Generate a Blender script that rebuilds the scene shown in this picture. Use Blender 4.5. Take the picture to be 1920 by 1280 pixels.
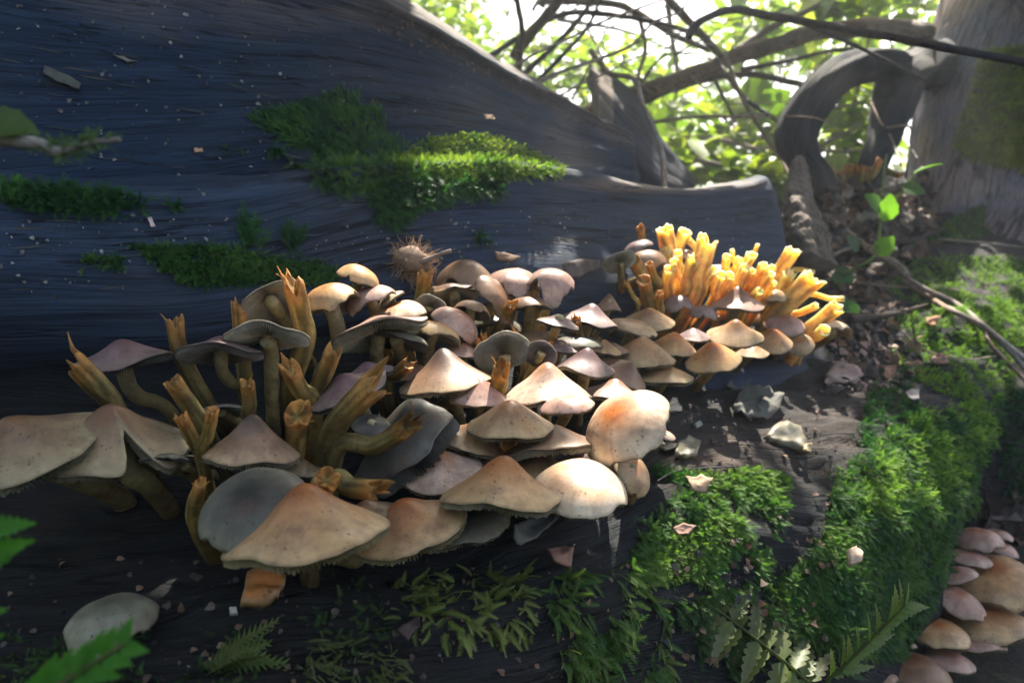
import bpy, math, random
import numpy as np
from mathutils import Vector, noise as mnoise
from mathutils.bvhtree import BVHTree
random.seed(7); rng = np.random.default_rng(7)
scene = bpy.context.scene
for o in list(bpy.data.objects): bpy.data.objects.remove(o)
COL = scene.collection

# ------------------------------------------------------------------ camera
PITCH = math.radians(10.0)
CAM = np.array([0.0, 0.0, 0.42]); FPX = 1493.0
R_ = np.array([1.0, 0, 0]); F_ = np.array([0, math.cos(PITCH), -math.sin(PITCH)]); U_ = np.array([0, math.sin(PITCH), math.cos(PITCH)]); N_ = -F_
cd = bpy.data.cameras.new('camera'); cam = bpy.data.objects.new('camera', cd); COL.objects.link(cam)
cam.location = CAM; cam.rotation_euler = (math.radians(90) - PITCH, 0, 0)
cd.sensor_width = 36; cd.lens = 28.0; cd.clip_start = 0.01; cd.clip_end = 500
cd.dof.use_dof = True; cd.dof.focus_distance = 0.48; cd.dof.aperture_fstop = 10.0
scene.camera = cam

# ------------------------------------------------------------------ sky, sun, exposure
SUN_EL = math.radians(54); SUN_AZ = math.radians(14)      # azimuth measured from +Y towards +X
SUN = np.array([math.sin(SUN_AZ)*math.cos(SUN_EL), math.cos(SUN_AZ)*math.cos(SUN_EL), math.sin(SUN_EL)])
w = bpy.data.worlds.new('World'); scene.world = w; w.use_nodes = True
wn = w.node_tree.nodes; wl = w.node_tree.links
sky = wn.new('ShaderNodeTexSky'); sky.sky_type = 'NISHITA'; sky.sun_disc = False
sky.sun_elevation = SUN_EL; sky.sun_rotation = SUN_AZ; sky.air_density = 1.0; sky.dust_density = 5.0; sky.ozone_density = 0.6
wl.new(sky.outputs[0], wn['Background'].inputs[0]); wn['Background'].inputs[1].default_value = 0.105
sd = bpy.data.lights.new('sun', 'SUN'); so = bpy.data.objects.new('sun', sd); COL.objects.link(so)
sd.energy = 5.0; sd.angle = math.radians(0.55); sd.color = (1.0, 0.93, 0.80)
so.rotation_euler = Vector(-SUN).to_track_quat('-Z', 'Y').to_euler(); so.location = (0.3, 1.5, 3)
scene.view_settings.view_transform = 'Standard'; scene.view_settings.look = 'None'
scene.view_settings.exposure = 2.2; scene.view_settings.gamma = 1.0; scene.view_settings.use_curve_mapping = False
scene.cycles.use_denoising = True
scene.cycles.max_bounces = 5; scene.cycles.diffuse_bounces = 3; scene.cycles.caustics_reflective = False; scene.cycles.caustics_refractive = False; scene.cycles.transparent_max_bounces = 6; scene.cycles.transmission_bounces = 4
scene.cycles.sample_clamp_indirect = 4.0

# ------------------------------------------------------------------ helpers
def P(u, v, d):
    return CAM + d*(F_ + R_*((u-960)/FPX) + U_*((640-v)/FPX))
def pix(p):
    q = np.asarray(p)-CAM; d = q@F_
    return 960+FPX*(q@R_)/d, 640-FPX*(q@U_)/d, d
def px(n, d): return n*d/FPX
def nrm(a):
    a = np.asarray(a, float); l = np.linalg.norm(a); return a/l if l > 1e-12 else a
def smooth(x): x = np.clip(x, 0, 1); return x*x*(3-2*x)
def fbm(p, s, o=3): return mnoise.fractal(Vector(p)*s, 1.0, 2.0, o)

def tag(o, label=None, cat=None, group=None, kind=None):
    if label: o['label'] = label
    if cat: o['category'] = cat
    if group: o['group'] = group
    if kind: o['kind'] = kind
    return o
def empty(name, loc, label=None, cat=None, group=None):
    o = bpy.data.objects.new(name, None); COL.objects.link(o); o.location = tuple(loc); o.empty_display_size = .01
    return tag(o, label, cat, group)
def mesh_obj(name, V, F, mat, parent=None, origin=None, attrs=None, uv=None, smooth_=True, kind=None):
    V = np.asarray(V, float)
    org = np.array(origin, float) if origin is not None else (np.zeros(3) if parent is None else None)
    if parent is not None:
        # accumulated location of the parent chain (no rotations used)
        acc = np.zeros(3); q = parent
        while q is not None: acc += np.array(q.location); q = q.parent
        base = acc if origin is None else np.array(origin, float)
        Vl = V-base; loc = base-acc
    else:
        Vl = V-org; loc = org
    me = bpy.data.meshes.new(name)
    if isinstance(F, np.ndarray):
        n, k = F.shape
        me.vertices.add(len(Vl)); me.vertices.foreach_set('co', Vl.astype(np.float32).ravel())
        me.loops.add(n*k); me.loops.foreach_set('vertex_index', F.astype(np.int32).ravel())
        me.polygons.add(n); me.polygons.foreach_set('loop_start', np.arange(0, n*k, k, dtype=np.int32))
        me.polygons.foreach_set('loop_total', np.full(n, k, np.int32)); me.update(calc_edges=True)
    else:
        me.from_pydata([tuple(x) for x in Vl], [], [tuple(f) for f in F])
    if smooth_: me.polygons.foreach_set('use_smooth', np.ones(len(me.polygons), bool))
    for k, a in (attrs or {}).items():
        a = np.asarray(a, np.float32)
        if a.ndim == 1:
            t = me.attributes.new(k, 'FLOAT', 'POINT'); t.data.foreach_set('value', a)
        else:
            if a.shape[1] == 3: a = np.hstack([a, np.ones((len(a), 1), np.float32)])
            t = me.attributes.new(k, 'FLOAT_COLOR', 'POINT'); t.data.foreach_set('color', a.ravel())
    if uv is not None:
        l = me.uv_layers.new(name='UVMap'); vi = np.empty(len(me.loops), np.int32); me.loops.foreach_get('vertex_index', vi)
        l.data.foreach_set('uv', np.asarray(uv, np.float32)[vi].ravel())
    me.materials.append(mat); me.validate()
    o = bpy.data.objects.new(name, me); COL.objects.link(o)
    if parent is not None: o.parent = parent
    o.location = tuple(loc)
    if kind: o['kind'] = kind
    return o

def catmull(pts, n, closed=False):
    """resample points (k,3..) with Catmull-Rom into n samples; returns samples"""
    p = np.asarray(pts, float); k = len(p)
    if k == 2 and not closed:
        t = np.linspace(0, 1, n)[:, None]; return p[0]*(1-t)+p[1]*t
    segs = k if closed else k-1
    T = np.linspace(0, segs, n, endpoint=not closed); out = []
    for t in T:
        i = min(int(t), segs-1); f = t-i
        g = lambda j: p[j % k] if closed else (p[j] if 0 <= j < k else (2*p[0]-p[1] if j < 0 else 2*p[-1]-p[-2]))
        a, b, c, d = g(i-1), g(i), g(i+1), g(i+2)
        out.append(.5*((2*b)+(-a+c)*f+(2*a-5*b+4*c-d)*f*f+(-a+3*b-3*c+d)*f**3))
    return np.array(out)

def grid_faces(nr, nc, closed_r=False):
    f = []
    for i in range(nr if closed_r else nr-1):
        for j in range(nc-1):
            a = i*nc+j; b = i*nc+j+1; c = ((i+1) % nr)*nc+j+1; d = ((i+1) % nr)*nc+j
            f.append((a, b, c, d))
    return f
def vnormals(V, F):
    Nn = np.zeros_like(V)
    F = np.asarray(F); e1 = V[F[:, 1]]-V[F[:, 0]]; e2 = V[F[:, 2]]-V[F[:, 0]]; fn = np.cross(e1, e2)
    for k in range(F.shape[1]): np.add.at(Nn, F[:, k], fn)
    l = np.linalg.norm(Nn, axis=1, keepdims=True); l[l < 1e-14] = 1
    return Nn/l

def frames(pts):
    """tangent + parallel transported normals along a path"""
    p = np.asarray(pts); T = np.gradient(p, axis=0); T /= np.maximum(np.linalg.norm(T, axis=1, keepdims=True), 1e-9)
    a = np.array([0, 0, 1.]) if abs(T[0][2]) < .9 else np.array([1., 0, 0])
    n = nrm(np.cross(T[0], a)); Ns = []
    for t in T:
        n = nrm(n-t*(n@t)); Ns.append(n)
    Ns = np.array(Ns); return T, Ns, np.cross(T, Ns)

def tube(pts, radii, sides=8, n=None, wob=0.0, seed=0, ell=1.0):
    n = n or max(4, 4*len(pts)); C = catmull(pts, n)
    rr = np.interp(np.linspace(0, 1, n), np.linspace(0, 1, len(radii)), radii)
    T, A, B = frames(C); V = []; tt = []; uv = []
    L = np.concatenate([[0], np.cumsum(np.linalg.norm(np.diff(C, axis=0), axis=1))])
    for i in range(n):
        for j in range(sides):
            a = 2*math.pi*j/sides
            r = rr[i]
            if wob:
                r *= 1+wob*mnoise.noise(Vector((math.cos(a)*1.3+seed*7.1, math.sin(a)*1.3, L[i]/max(rr.mean(), 1e-6)*.35+seed)))
            V.append(C[i]+r*(math.cos(a)*A[i]+ell*math.sin(a)*B[i])); tt.append(i/(n-1)); uv.append((L[i], a*rr[i]))
    F = []
    for i in range(n-1):
        for j in range(sides):
            k = (j+1) % sides; F.append((i*sides+j, i*sides+k, (i+1)*sides+k, (i+1)*sides+j))
    # tip caps
    V.append(C[0]); tt.append(0); uv.append((0, 0)); V.append(C[-1]+T[-1]*rr[-1]*.4); tt.append(1); uv.append((L[-1], 0)); q = len(V)
    for j in range(sides):
        k = (j+1) % sides; F.append((q-2, k, j)); F.append((q-1, (n-1)*sides+j, (n-1)*sides+k))
    return np.array(V), F, np.array(tt), np.array(uv)

# ------------------------------------------------------------------ node helpers
def new_mat(name):
    m = bpy.data.materials.new(name); m.use_nodes = True; nt = m.node_tree
    b = nt.nodes['Principled BSDF']; return m, nt, nt.nodes, nt.links, b
def ramp(nodes, stops):
    r = nodes.new('ShaderNodeValToRGB'); e = r.color_ramp.elements
    while len(e) > 1: e.remove(e[-1])
    e[0].position = stops[0][0]; e[0].color = (*stops[0][1], 1)
    for p, c in stops[1:]:
        x = e.new(p); x.color = (*c, 1)
    return r
def ntex(nodes, links, vec, scale, detail=4, rough=.6):
    t = nodes.new('ShaderNodeTexNoise'); t.inputs['Scale'].default_value = scale; t.inputs['Detail'].default_value = detail; t.inputs['Roughness'].default_value = rough
    if vec is not None: links.new(vec, t.inputs['Vector'])
    return t
def mapping(nodes, links, vec, sc):
    m = nodes.new('ShaderNodeMapping'); m.inputs['Scale'].default_value = sc; links.new(vec, m.inputs['Vector']); return m
def mixc(nodes, links, fac, a, b, mode='MIX'):
    m = nodes.new('ShaderNodeMix'); m.data_type = 'RGBA'; m.blend_type = mode
    for s, x in ((m.inputs[0], fac), (m.inputs[6], a), (m.inputs[7], b)):
        if isinstance(x, (int, float)): s.default_value = x
        elif isinstance(x, tuple): s.default_value = (*x, 1)
        else: links.new(x, s)
    return m.outputs[2]
def mth(nodes, links, op, a, b=0.0, clamp=False):
    m = nodes.new('ShaderNodeMath'); m.operation = op; m.use_clamp = clamp
    for s, x in ((m.inputs[0], a), (m.inputs[1], b)):
        if isinstance(x, (int, float)): s.default_value = x
        else: links.new(x, s)
    return m.outputs[0]
def attr(nodes, name):
    a = nodes.new('ShaderNodeAttribute'); a.attribute_name = name; return a
def bump(nodes, links, h, b, strength=.5, dist=.002):
    n = nodes.new('ShaderNodeBump'); n.inputs['Strength'].default_value = strength; n.inputs['Distance'].default_value = dist
    links.new(h, n.inputs['Height']); links.new(n.outputs[0], b.inputs['Normal']); return n

# ------------------------------------------------------------------ materials
def mat_wood(name, dark, mid, light, pale=(.30, .24, .20), streak=(2.5, 110), rough=.75, bstr=.5, spec=.2):
    """weathered wood: uv x runs along the grain (metres); 'decay' attribute shows pale rotten fibre"""
    m, nt, N, L, b = new_mat(name)
    uv = N.new('ShaderNodeUVMap'); tc = N.new('ShaderNodeTexCoord')
    mp = mapping(N, L, uv.outputs[0], (streak[0], streak[1], 1)); g = ntex(N, L, mp.outputs[0], 1.0, 6, .62)
    mp2 = mapping(N, L, uv.outputs[0], (streak[0]*4, streak[1]*5, 1)); g2 = ntex(N, L, mp2.outputs[0], 1.0, 4, .6)
    mp3 = mapping(N, L, uv.outputs[0], (streak[0]*14, streak[1]*16, 1)); g3 = ntex(N, L, mp3.outputs[0], 1.0, 3, .6)
    big = ntex(N, L, tc.outputs['Object'], 5.0, 5, .65)
    fine = ntex(N, L, tc.outputs['Object'], 180.0, 3, .7)
    r1 = ramp(N, [(.30, dark), (.52, mid), (.75, light)]); L.new(g.outputs[0], r1.inputs[0])
    r2 = ramp(N, [(.42, (0, 0, 0)), (.66, (1, 1, 1))]); L.new(big.outputs[0], r2.inputs[0])
    brown = tuple(x*y for x, y in zip(mid, (1.9, 1.15, .72)))
    c = mixc(N, L, mth(N, L, 'MULTIPLY', r2.outputs[0], .65), r1.outputs[0], brown)
    dk = ramp(N, [(.36, (.25, .25, .27)), (.5, (1, 1, 1))]); L.new(g2.outputs[0], dk.inputs[0])
    c = mixc(N, L, .75, c, dk.outputs[0], 'MULTIPLY')
    f3 = ramp(N, [(.36, (.55, .55, .55)), (.64, (1.35, 1.35, 1.35))]); L.new(g3.outputs[0], f3.inputs[0]); c = mixc(N, L, .8, c, f3.outputs[0], 'MULTIPLY')
    mc = mapping(N, L, uv.outputs[0], (streak[0]*.9, streak[1]*.35, 1)); gc = ntex(N, L, mc.outputs[0], 1.0, 5, .55)
    ck = ramp(N, [(.006, (.3, .3, .3)), (.022, (1, 1, 1))]); L.new(mth(N, L, 'ABSOLUTE', mth(N, L, 'SUBTRACT', gc.outputs[0], .47)), ck.inputs[0])
    cg = ramp(N, [(.46, (0, 0, 0)), (.56, (1, 1, 1))]); L.new(big.outputs[0], cg.inputs[0])
    c = mixc(N, L, cg.outputs[0], c, mixc(N, L, 1.0, c, ck.outputs[0], 'MULTIPLY'))
    de = attr(N, 'decay')
    pr = ramp(N, [(.35, tuple(x*.25 for x in pale)), (.5, tuple(x*.7 for x in pale)), (.68, pale)]); L.new(g2.outputs[0], pr.inputs[0])
    c = mixc(N, L, mth(N, L, 'MULTIPLY', de.outputs['Fac'], mth(N, L, 'MULTIPLY_ADD', big.outputs[0], 1.6), True), c, pr.outputs[0])
    # pale specks of lichen and crumbs
    vo = N.new('ShaderNodeTexVoronoi'); vo.inputs['Scale'].default_value = 110; L.new(tc.outputs['Object'], vo.inputs['Vector'])
    sp = ramp(N, [(.05, (1, 1, 1)), (.10, (0, 0, 0))]); L.new(vo.outputs['Distance'], sp.inputs[0])
    gate = ramp(N, [(.60, (0, 0, 0)), (.66, (1, 1, 1))]); sn = ntex(N, L, tc.outputs['Object'], 60, 2); L.new(sn.outputs[0], gate.inputs[0])
    c = mixc(N, L, mth(N, L, 'MULTIPLY', mth(N, L, 'MULTIPLY', sp.outputs[0], gate.outputs[0]), .3), c, (.15, .16, .17))
    L.new(c, b.inputs['Base Color']); b.inputs['Roughness'].default_value = rough; b.inputs['Specular IOR Level'].default_value = spec
    h = mth(N, L, 'ADD', mth(N, L, 'MULTIPLY', g.outputs[0], 1.0), mth(N, L, 'MULTIPLY', g2.outputs[0], .5))
    h = mth(N, L, 'ADD', h, mth(N, L, 'ADD', mth(N, L, 'MULTIPLY', fine.outputs[0], .3), mth(N, L, 'MULTIPLY', g3.outputs[0], .45)))
    h = mth(N, L, 'ADD', h, mth(N, L, 'MULTIPLY', ck.outputs[0], .8))
    bump(N, L, h, b, bstr, .004)
    return m
M = {}
M['wood'] = mat_wood('weathered_dark_wood', (.008, .017, .038), (.015, .032, .067), (.026, .050, .092))
M['wood_limb'] = mat_wood('weathered_blue_wood', (.010, .021, .046), (.020, .039, .079), (.036, .062, .112), streak=(2.2, 90))  # weathered wood, its light tone raised to put a glare veil into the colour
M['wood_low'] = mat_wood('damp_rotten_wood', (.006, .008, .011), (.013, .017, .021), (.030, .034, .038), pale=(.115, .085, .068), streak=(5, 120), bstr=.9)
M['bark'] = mat_wood('brown_bark', (.025, .02, .018), (.075, .056, .046), (.17, .13, .105), streak=(14, 60), bstr=1.0)
M['trunk'] = mat_wood('grey_trunk_bark', (.12, .125, .18), (.16, .16, .215), (.21, .205, .26), pale=(.42, .32, .27), streak=(4, 22), bstr=.4)
M['root'] = mat_wood('ridged_root_wood', (.005, .008, .014), (.013, .019, .028), (.052, .062, .072), streak=(1.2, 110), bstr=.8)
M['branch'] = mat_wood('dead_branch_bark', (.02, .02, .024), (.055, .055, .062), (.12, .115, .11), streak=(15, 60))
M['branch_pale'] = mat_wood('pale_twig_bark', (.12, .11, .10), (.26, .24, .22), (.42, .39, .36), streak=(15, 90))
M['branch_brown'] = mat_wood('brown_branch_bark', (.05, .038, .03), (.12, .095, .075), (.22, .18, .15), streak=(15, 60))

def mat_soft(name, col_attr='Col', trans=.25, rough=.55, speck=0.0, tint=(1, 1, 1), spec=.3, bscale=90, bstr=.15, trans_tint=None, dust=None, stria=False):
    """fungus / leaf flesh: vertex colour with grain, specks and some light passing through"""
    m, nt, N, L, b = new_mat(name)
    tc = N.new('ShaderNodeTexCoord'); ca = attr(N, col_attr)
    n1 = ntex(N, L, tc.outputs['Object'], bscale, 5, .6); n2 = ntex(N, L, tc.outputs['Object'], bscale*.25, 4, .6)
    v = ramp(N, [(.3, (.74, .72, .72)), (.7, (1.12, 1.12, 1.10))]); L.new(n2.outputs[0], v.inputs[0])
    c = mixc(N, L, 1.0, ca.outputs['Color'], v.outputs[0], 'MULTIPLY')
    v2 = ramp(N, [(.35, (.86, .85, .84)), (.6, (1.04, 1.04, 1.04))]); L.new(n1.outputs[0], v2.inputs[0])
    c = mixc(N, L, 1.0, c, v2.outputs[0], 'MULTIPLY')
    if dust:
        d1 = ntex(N, L, tc.outputs['Object'], bscale*.35, 6, .72)
        dr = ramp(N, [(.50, (0, 0, 0)), (.68, (1, 1, 1))]); L.new(d1.outputs[0], dr.inputs[0])
        c = mixc(N, L, mth(N, L, 'MULTIPLY', dr.outputs[0], .68), c, dust)
    if speck:
        vo = N.new('ShaderNodeTexVoronoi'); vo.inputs['Scale'].default_value = 330; dn = ntex(N, L, tc.outputs['Object'], 500, 2); dv = N.new('ShaderNodeVectorMath'); dv.operation = 'MULTIPLY_ADD'; L.new(dn.outputs['Color'], dv.inputs[0]); dv.inputs[1].default_value = (.0035, .0035, .0035); L.new(tc.outputs['Object'], dv.inputs[2]); L.new(dv.outputs[0], vo.inputs['Vector'])
        s = ramp(N, [(.11, (1, 1, 1)), (.24, (0, 0, 0))]); L.new(vo.outputs['Distance'], s.inputs[0])
        ga = ntex(N, L, tc.outputs['Object'], 130, 3); gr = ramp(N, [(.44, (0, 0, 0)), (.53, (1, 1, 1))]); L.new(ga.outputs[0], gr.inputs[0])
        c = mixc(N, L, mth(N, L, 'MULTIPLY', mth(N, L, 'MULTIPLY', s.outputs[0], gr.outputs[0]), speck), c, (.03, .024, .02))
    L.new(c, b.inputs['Base Color']); b.inputs['Roughness'].default_value = rough; b.inputs['Specular IOR Level'].default_value = spec
    bump(N, L, n1.outputs[0], b, bstr, .001)
    if trans:
        t = N.new('ShaderNodeBsdfTranslucent'); tcx = mixc(N, L, 1.0, c, trans_tint, 'MULTIPLY') if trans_tint else c
        L.new(tcx, t.inputs['Color']); mx = N.new('ShaderNodeMixShader'); mx.inputs[0].default_value = trans
        L.new(b.outputs[0], mx.inputs[1]); L.new(t.outputs[0], mx.inputs[2]); L.new(mx.outputs[0], N['Material Output'].inputs[0])
    return m
M['cap'] = mat_soft('mushroom_cap_skin', trans=.12, rough=.43, speck=.85, dust=(.12, .072, .06), spec=.38, bscale=110, bstr=.3)
M['gill'] = mat_soft('mushroom_gills', trans=.25, rough=.8, spec=.1, bscale=160)
M['stem'] = mat_soft('mushroom_stem_flesh', trans=.34, rough=.6, speck=.7, bscale=200, bstr=.5, trans_tint=(1.0, .85, .5), dust=(.07, .045, .02))
M['leaf'] = mat_soft('green_leaf', trans=.55, rough=.45, bscale=60, trans_tint=(1.35, 1.35, .5))
M['moss'] = mat_soft('moss_leaflets', trans=.42, rough=.6, bscale=200, spec=.2, trans_tint=(1.05, 1.25, .5))
M['dry'] = mat_soft('dry_leaf_litter', trans=.15, rough=.75, bscale=150, bstr=.5)
M['hair'] = mat_soft('husk_fibre', trans=.2, rough=.8, bscale=300)

def sss(m, wgt, scale, rad):
    b = m.node_tree.nodes['Principled BSDF']; b.inputs['Subsurface Weight'].default_value = wgt; b.inputs['Subsurface Scale'].default_value = scale; b.inputs['Subsurface Radius'].default_value = rad
M['stem_gold'] = mat_soft('sunlit_stem_flesh', trans=.25, rough=.55, speck=.3, bscale=200, bstr=.35, trans_tint=(1.0, .85, .5))  # lit copy of the stem material, sun glow put into the flesh
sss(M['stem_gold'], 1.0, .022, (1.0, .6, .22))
def mat_soil(name, a, b2, c2):
    m, nt, N, L, b = new_mat(name); tc = N.new('ShaderNodeTexCoord')
    n = ntex(N, L, tc.outputs['Object'], 9, 8, .7); n2 = ntex(N, L, tc.outputs['Object'], 70, 5, .7)
    r = ramp(N, [(.3, a), (.5, b2), (.72, c2)]); L.new(n.outputs[0], r.inputs[0])
    r2 = ramp(N, [(.35, (.4, .4, .4)), (.65, (1.3, 1.25, 1.2))]); L.new(n2.outputs[0], r2.inputs[0])
    c = mixc(N, L, 1.0, r.outputs[0], r2.outputs[0], 'MULTIPLY'); L.new(c, b.inputs['Base Color']); b.inputs['Roughness'].default_value = .9
    bump(N, L, n2.outputs[0], b, 1.0, .01); return m
M['soil'] = mat_soil('dark_forest_soil', (.007, .006, .007), (.018, .015, .016), (.05, .04, .036))
M['floor'] = mat_soil('leafy_forest_floor', (.012, .012, .008), (.03, .03, .016), (.08, .07, .04))
# ------------------------------------------------------------------ logs (lofted from sections)
BV = []                        # (bvh, name) of everything moss and mushrooms may grow on
ALLV, ALLF = [], []
def add_bvh(V, F, name):
    BV.append((BVHTree.FromPolygons([tuple(x) for x in V], [tuple(f) for f in F]), name))
def hit(u, v, only=None, skip=()):
    d = Vector(nrm(P(u, v, 1)-CAM)); best = None
    for b, nme in BV:
        if (only and nme not in only) or nme in skip: continue
        h = b.ray_cast(Vector(CAM), d)
        if h[0] is not None and (best is None or h[3] < best[2]): best = (np.array(h[0]), np.array(h[1]), h[3], nme)
    if best is None: return None
    p, n, ds, nme = best
    if n@(CAM-p) < 0: n = -n
    return p, n, ds, nme
def nearest(p, only=None):
    best = None
    for b, nme in BV:
        if only and nme not in only: continue
        h = b.find_nearest(Vector(p))
        if h[0] is not None and (best is None or h[3] < best[2]): best = (np.array(h[0]), np.array(h[1]), h[3], nme)
    return best

def loft(stations, n_along, n_round, amp, freq, seed, ground=None, ridge=0.0, decay=None, end_pinch=True):
    """stations: list of lists of world points (same count); closed round. Returns V,F,uv,decay"""
    S = np.array(stations, float)                       # (k, m, 3)
    rows = [catmull(s, n_round, closed=True) for s in S]
    A = np.array(rows)                                  # (k, n_round, 3)
    G = np.stack([catmull(A[:, j], n_along) for j in range(n_round)], 0)   # (n_round, n_along, 3)
    nr, nc = n_round, n_along
    V = G.reshape(-1, 3); F = grid_faces(nr, nc, True)
    Nn = vnormals(V, F)
    Gl = np.cumsum(np.concatenate([np.zeros((nr, 1)), np.linalg.norm(np.diff(G, axis=1), axis=2)], 1), 1)
    mid = G[:, nc//2]; ring = np.concatenate([[0], np.cumsum(np.linalg.norm(np.diff(mid, axis=0), axis=1))])
    uv = np.stack([Gl, np.repeat(ring[:, None], nc, 1)], 2).reshape(-1, 2)
    off = np.zeros(len(V))
    for i, (s, t) in enumerate(uv):
        o = mnoise.fractal(Vector((s*freq[0], t*freq[1], seed)), 1.0, 2.0, 4)*amp
        if ridge: o += ridge*(abs(mnoise.noise(Vector((s*freq[0]*1.7, t*freq[1]*3.1, seed+9))))-.3)
        o += amp*.9*mnoise.noise(Vector(V[i])*11+Vector((seed, 0, 0)))
        off[i] = o
    cen = V.mean(0)
    sgn = 1.0 if np.mean(np.einsum('ij,ij->i', Nn, V-np.tile(G.mean(0), (nr, 1)))) > 0 else -1.0
    V = V+Nn*(sgn*off)[:, None]
    F = list(F)
    if sgn < 0: F = [f[::-1] for f in F]
    # end caps with broken relief
    uvl = uv.tolist(); V = V.tolist()
    for j in (0, nc-1):
        loop = [i*nc+j for i in range(nr)]; c = np.mean([V[i] for i in loop], 0); prev = loop
        for f in (.75, .5, .25):
            cur = []
            for i, k in enumerate(loop):
                p = np.array(V[k])*f+c*(1-f)
                cur.append(len(V)); V.append((p+np.array([1, .3, 0])*.012*mnoise.noise(Vector(p)*30)).tolist()); uvl.append([uvl[k][0]+.02, uvl[k][1]*f])
            for i in range(nr):
                q = (i+1) % nr; fa = (prev[i], prev[q], cur[q], cur[i]); F.append(fa)
            prev = cur
        V.append(c.tolist()); uvl.append([0, 0])
        for i in range(nr): F.append((prev[i], prev[(i+1) % nr], len(V)-1))
    V = np.array(V)
    dec = np.zeros(len(V)) if decay is None else np.array([decay(p) for p in V])
    return V, F, np.array(uvl), dec

def drop(p, z=-.03, back=0.0):
    q = np.array(p, float); q[2] = z; q[1] += back; return q
def PT(l): return [P(*x) for x in l]

# --- upper trunk of the fallen log
def secA(ridge, f1, f2, f3, b, bk, bb):
    ridge, f1, f2 = [(q[0], q[1], f3[2]+(q[2]-f3[2])*.3) for q in (ridge, f1, f2)]; bk = (bk[0], bk[1], bk[2]-.12)
    r = PT([bk, ridge, f1, f2, f3, b]); return r+[drop(r[-1], r[-1][2]-.06, .10), drop(r[0], r[-1][2]-.06, 0)]
A_st = [
 secA((-450,-650,.74),(-450,-250,.60),(-450,150,.54),(-450,500,.53),(-450,760,.57),(-450,-560,1.1),0),
 secA((0,-420,.86),(0,-100,.70),(0,180,.635),(0,420,.615),(0,640,.64),(0,-340,1.2),0),
 secA((400,-200,.93),(400,0,.79),(400,180,.715),(400,370,.685),(400,560,.70),(400,-140,1.3),0),
 secA((757,0,1.04),(757,75,.94),(757,180,.845),(757,300,.80),(757,450,.80),(757,60,1.4),0),
 secA((1000,152,1.12),(1000,190,1.05),(1000,240,.98),(1000,305,.93),(1000,400,.92),(1000,205,1.45),0),
 secA((1185,252,1.21),(1188,268,1.15),(1190,288,1.10),(1190,330,1.07),(1190,390,1.05),(1188,300,1.45),0),
]
VA, FA, UA, DA = loft(A_st, 170, 110, .0035, (4, 30), 3.0, ridge=.0012, decay=lambda p: 0.0)
# the top edge of the trunk is torn, brown and fibrous
ridge_line = catmull([s[1] for s in A_st], 80)
for i, p in enumerate(VA):
    dd = np.min(np.linalg.norm(ridge_line-p, axis=1))
    DA[i] = max(0, 1-dd/.05)*.55+.5*max(0, mnoise.fractal(Vector((p[0]*4, p[1]*4, p[2]*11)), 1, 2, 3)-.12)
    if dd < .05: VA[i] += np.array([0, 0, 1])*.008*mnoise.noise(Vector(p)*40)*(1-dd/.05)
add_bvh(VA, FA, 'trunk')
log_root = empty('fallen_log', (0.2, 1.0, 0.0), 'huge dark blue-grey weathered fallen trunk behind the mushrooms, with a stubby limb', 'log')
mesh_obj('trunk', VA, FA, M['wood'], log_root, attrs={'decay': DA}, uv=UA)

# --- lower limb with the rounded end
def secB(l, bk):
    l = [(q[0], q[1], l[2][2]+(q[2]-l[2][2])*(.45 if i < 2 else 1)) for i, q in enumerate(l)]
    r = PT(l); b0 = r[0]+np.array([0, bk, -.02]); return [b0]+r+[r[-1]+np.array([0, .10, -.07]), b0+np.array([0, .05, -.16])]
B_st = [
 secB([(-450,250,.53),(-450,420,.48),(-450,560,.475),(-450,720,.53)], .12),
 secB([(0,330,.60),(0,430,.555),(0,530,.54),(0,680,.57)], .12),
 secB([(400,335,.665),(400,430,.62),(400,530,.595),(400,660,.60)], .12),
 secB([(700,308,.745),(700,360,.705),(700,450,.675),(700,600,.66)], .12),
 secB([(1000,306,.845),(1000,350,.795),(1000,430,.76),(1000,570,.73)], .13),
 secB([(1250,352,1.0),(1250,378,.955),(1250,440,.925),(1250,580,.89)], .14),
 secB([(1390,345,1.07),(1400,372,1.025),(1400,440,1.0),(1400,580,.96)], .14),
 secB([(1432,332,1.12),(1450,368,1.08),(1462,440,1.05),(1460,580,1.01)], .12),
 secB([(1430,360,1.17),(1462,395,1.13),(1474,450,1.10),(1468,570,1.06)], .08),
]
VB, FB, UB, DB = loft(B_st, 190, 80, .0035, (4, 26), 11.0, ridge=.0012)
for i, p in enumerate(VB):
    u, v, d = pix(p)
    DB[i] = .8*max(0, 1-math.hypot((u-1250)/230, (v-345)/22)) if d < 1.3 else 0
add_bvh(VB, FB, 'limb')
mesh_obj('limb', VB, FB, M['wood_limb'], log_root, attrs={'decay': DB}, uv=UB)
# split slab of wood standing behind the trunk end
sl = [PT([(1110,128,1.30),(1120,170,1.27),(1125,240,1.27)]), PT([(1175,172,1.32),(1170,230,1.27),(1170,290,1.27)]), PT([(1225,235,1.34),(1222,280,1.30),(1220,330,1.28)]), PT([(1300,330,1.40),(1300,350,1.36),(1290,380,1.33)])]
sl = [s+[s[2]+np.array([0,.05,-.05]), s[1]+np.array([0,.09,-.02]), s[0]+np.array([0,.04,.0])] for s in sl]
VS, FS, US, DS = loft(sl, 60, 36, .006, (8, 60), 21.0, ridge=.004)
for i, p in enumerate(VS):
    u, v, d = pix(p); DS[i] = .7 if u < 1150 else .15
add_bvh(VS, FS, 'slab')
mesh_obj('split_slab', VS, FS, M['wood'], log_root, attrs={'decay': DS}, uv=US)

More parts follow.
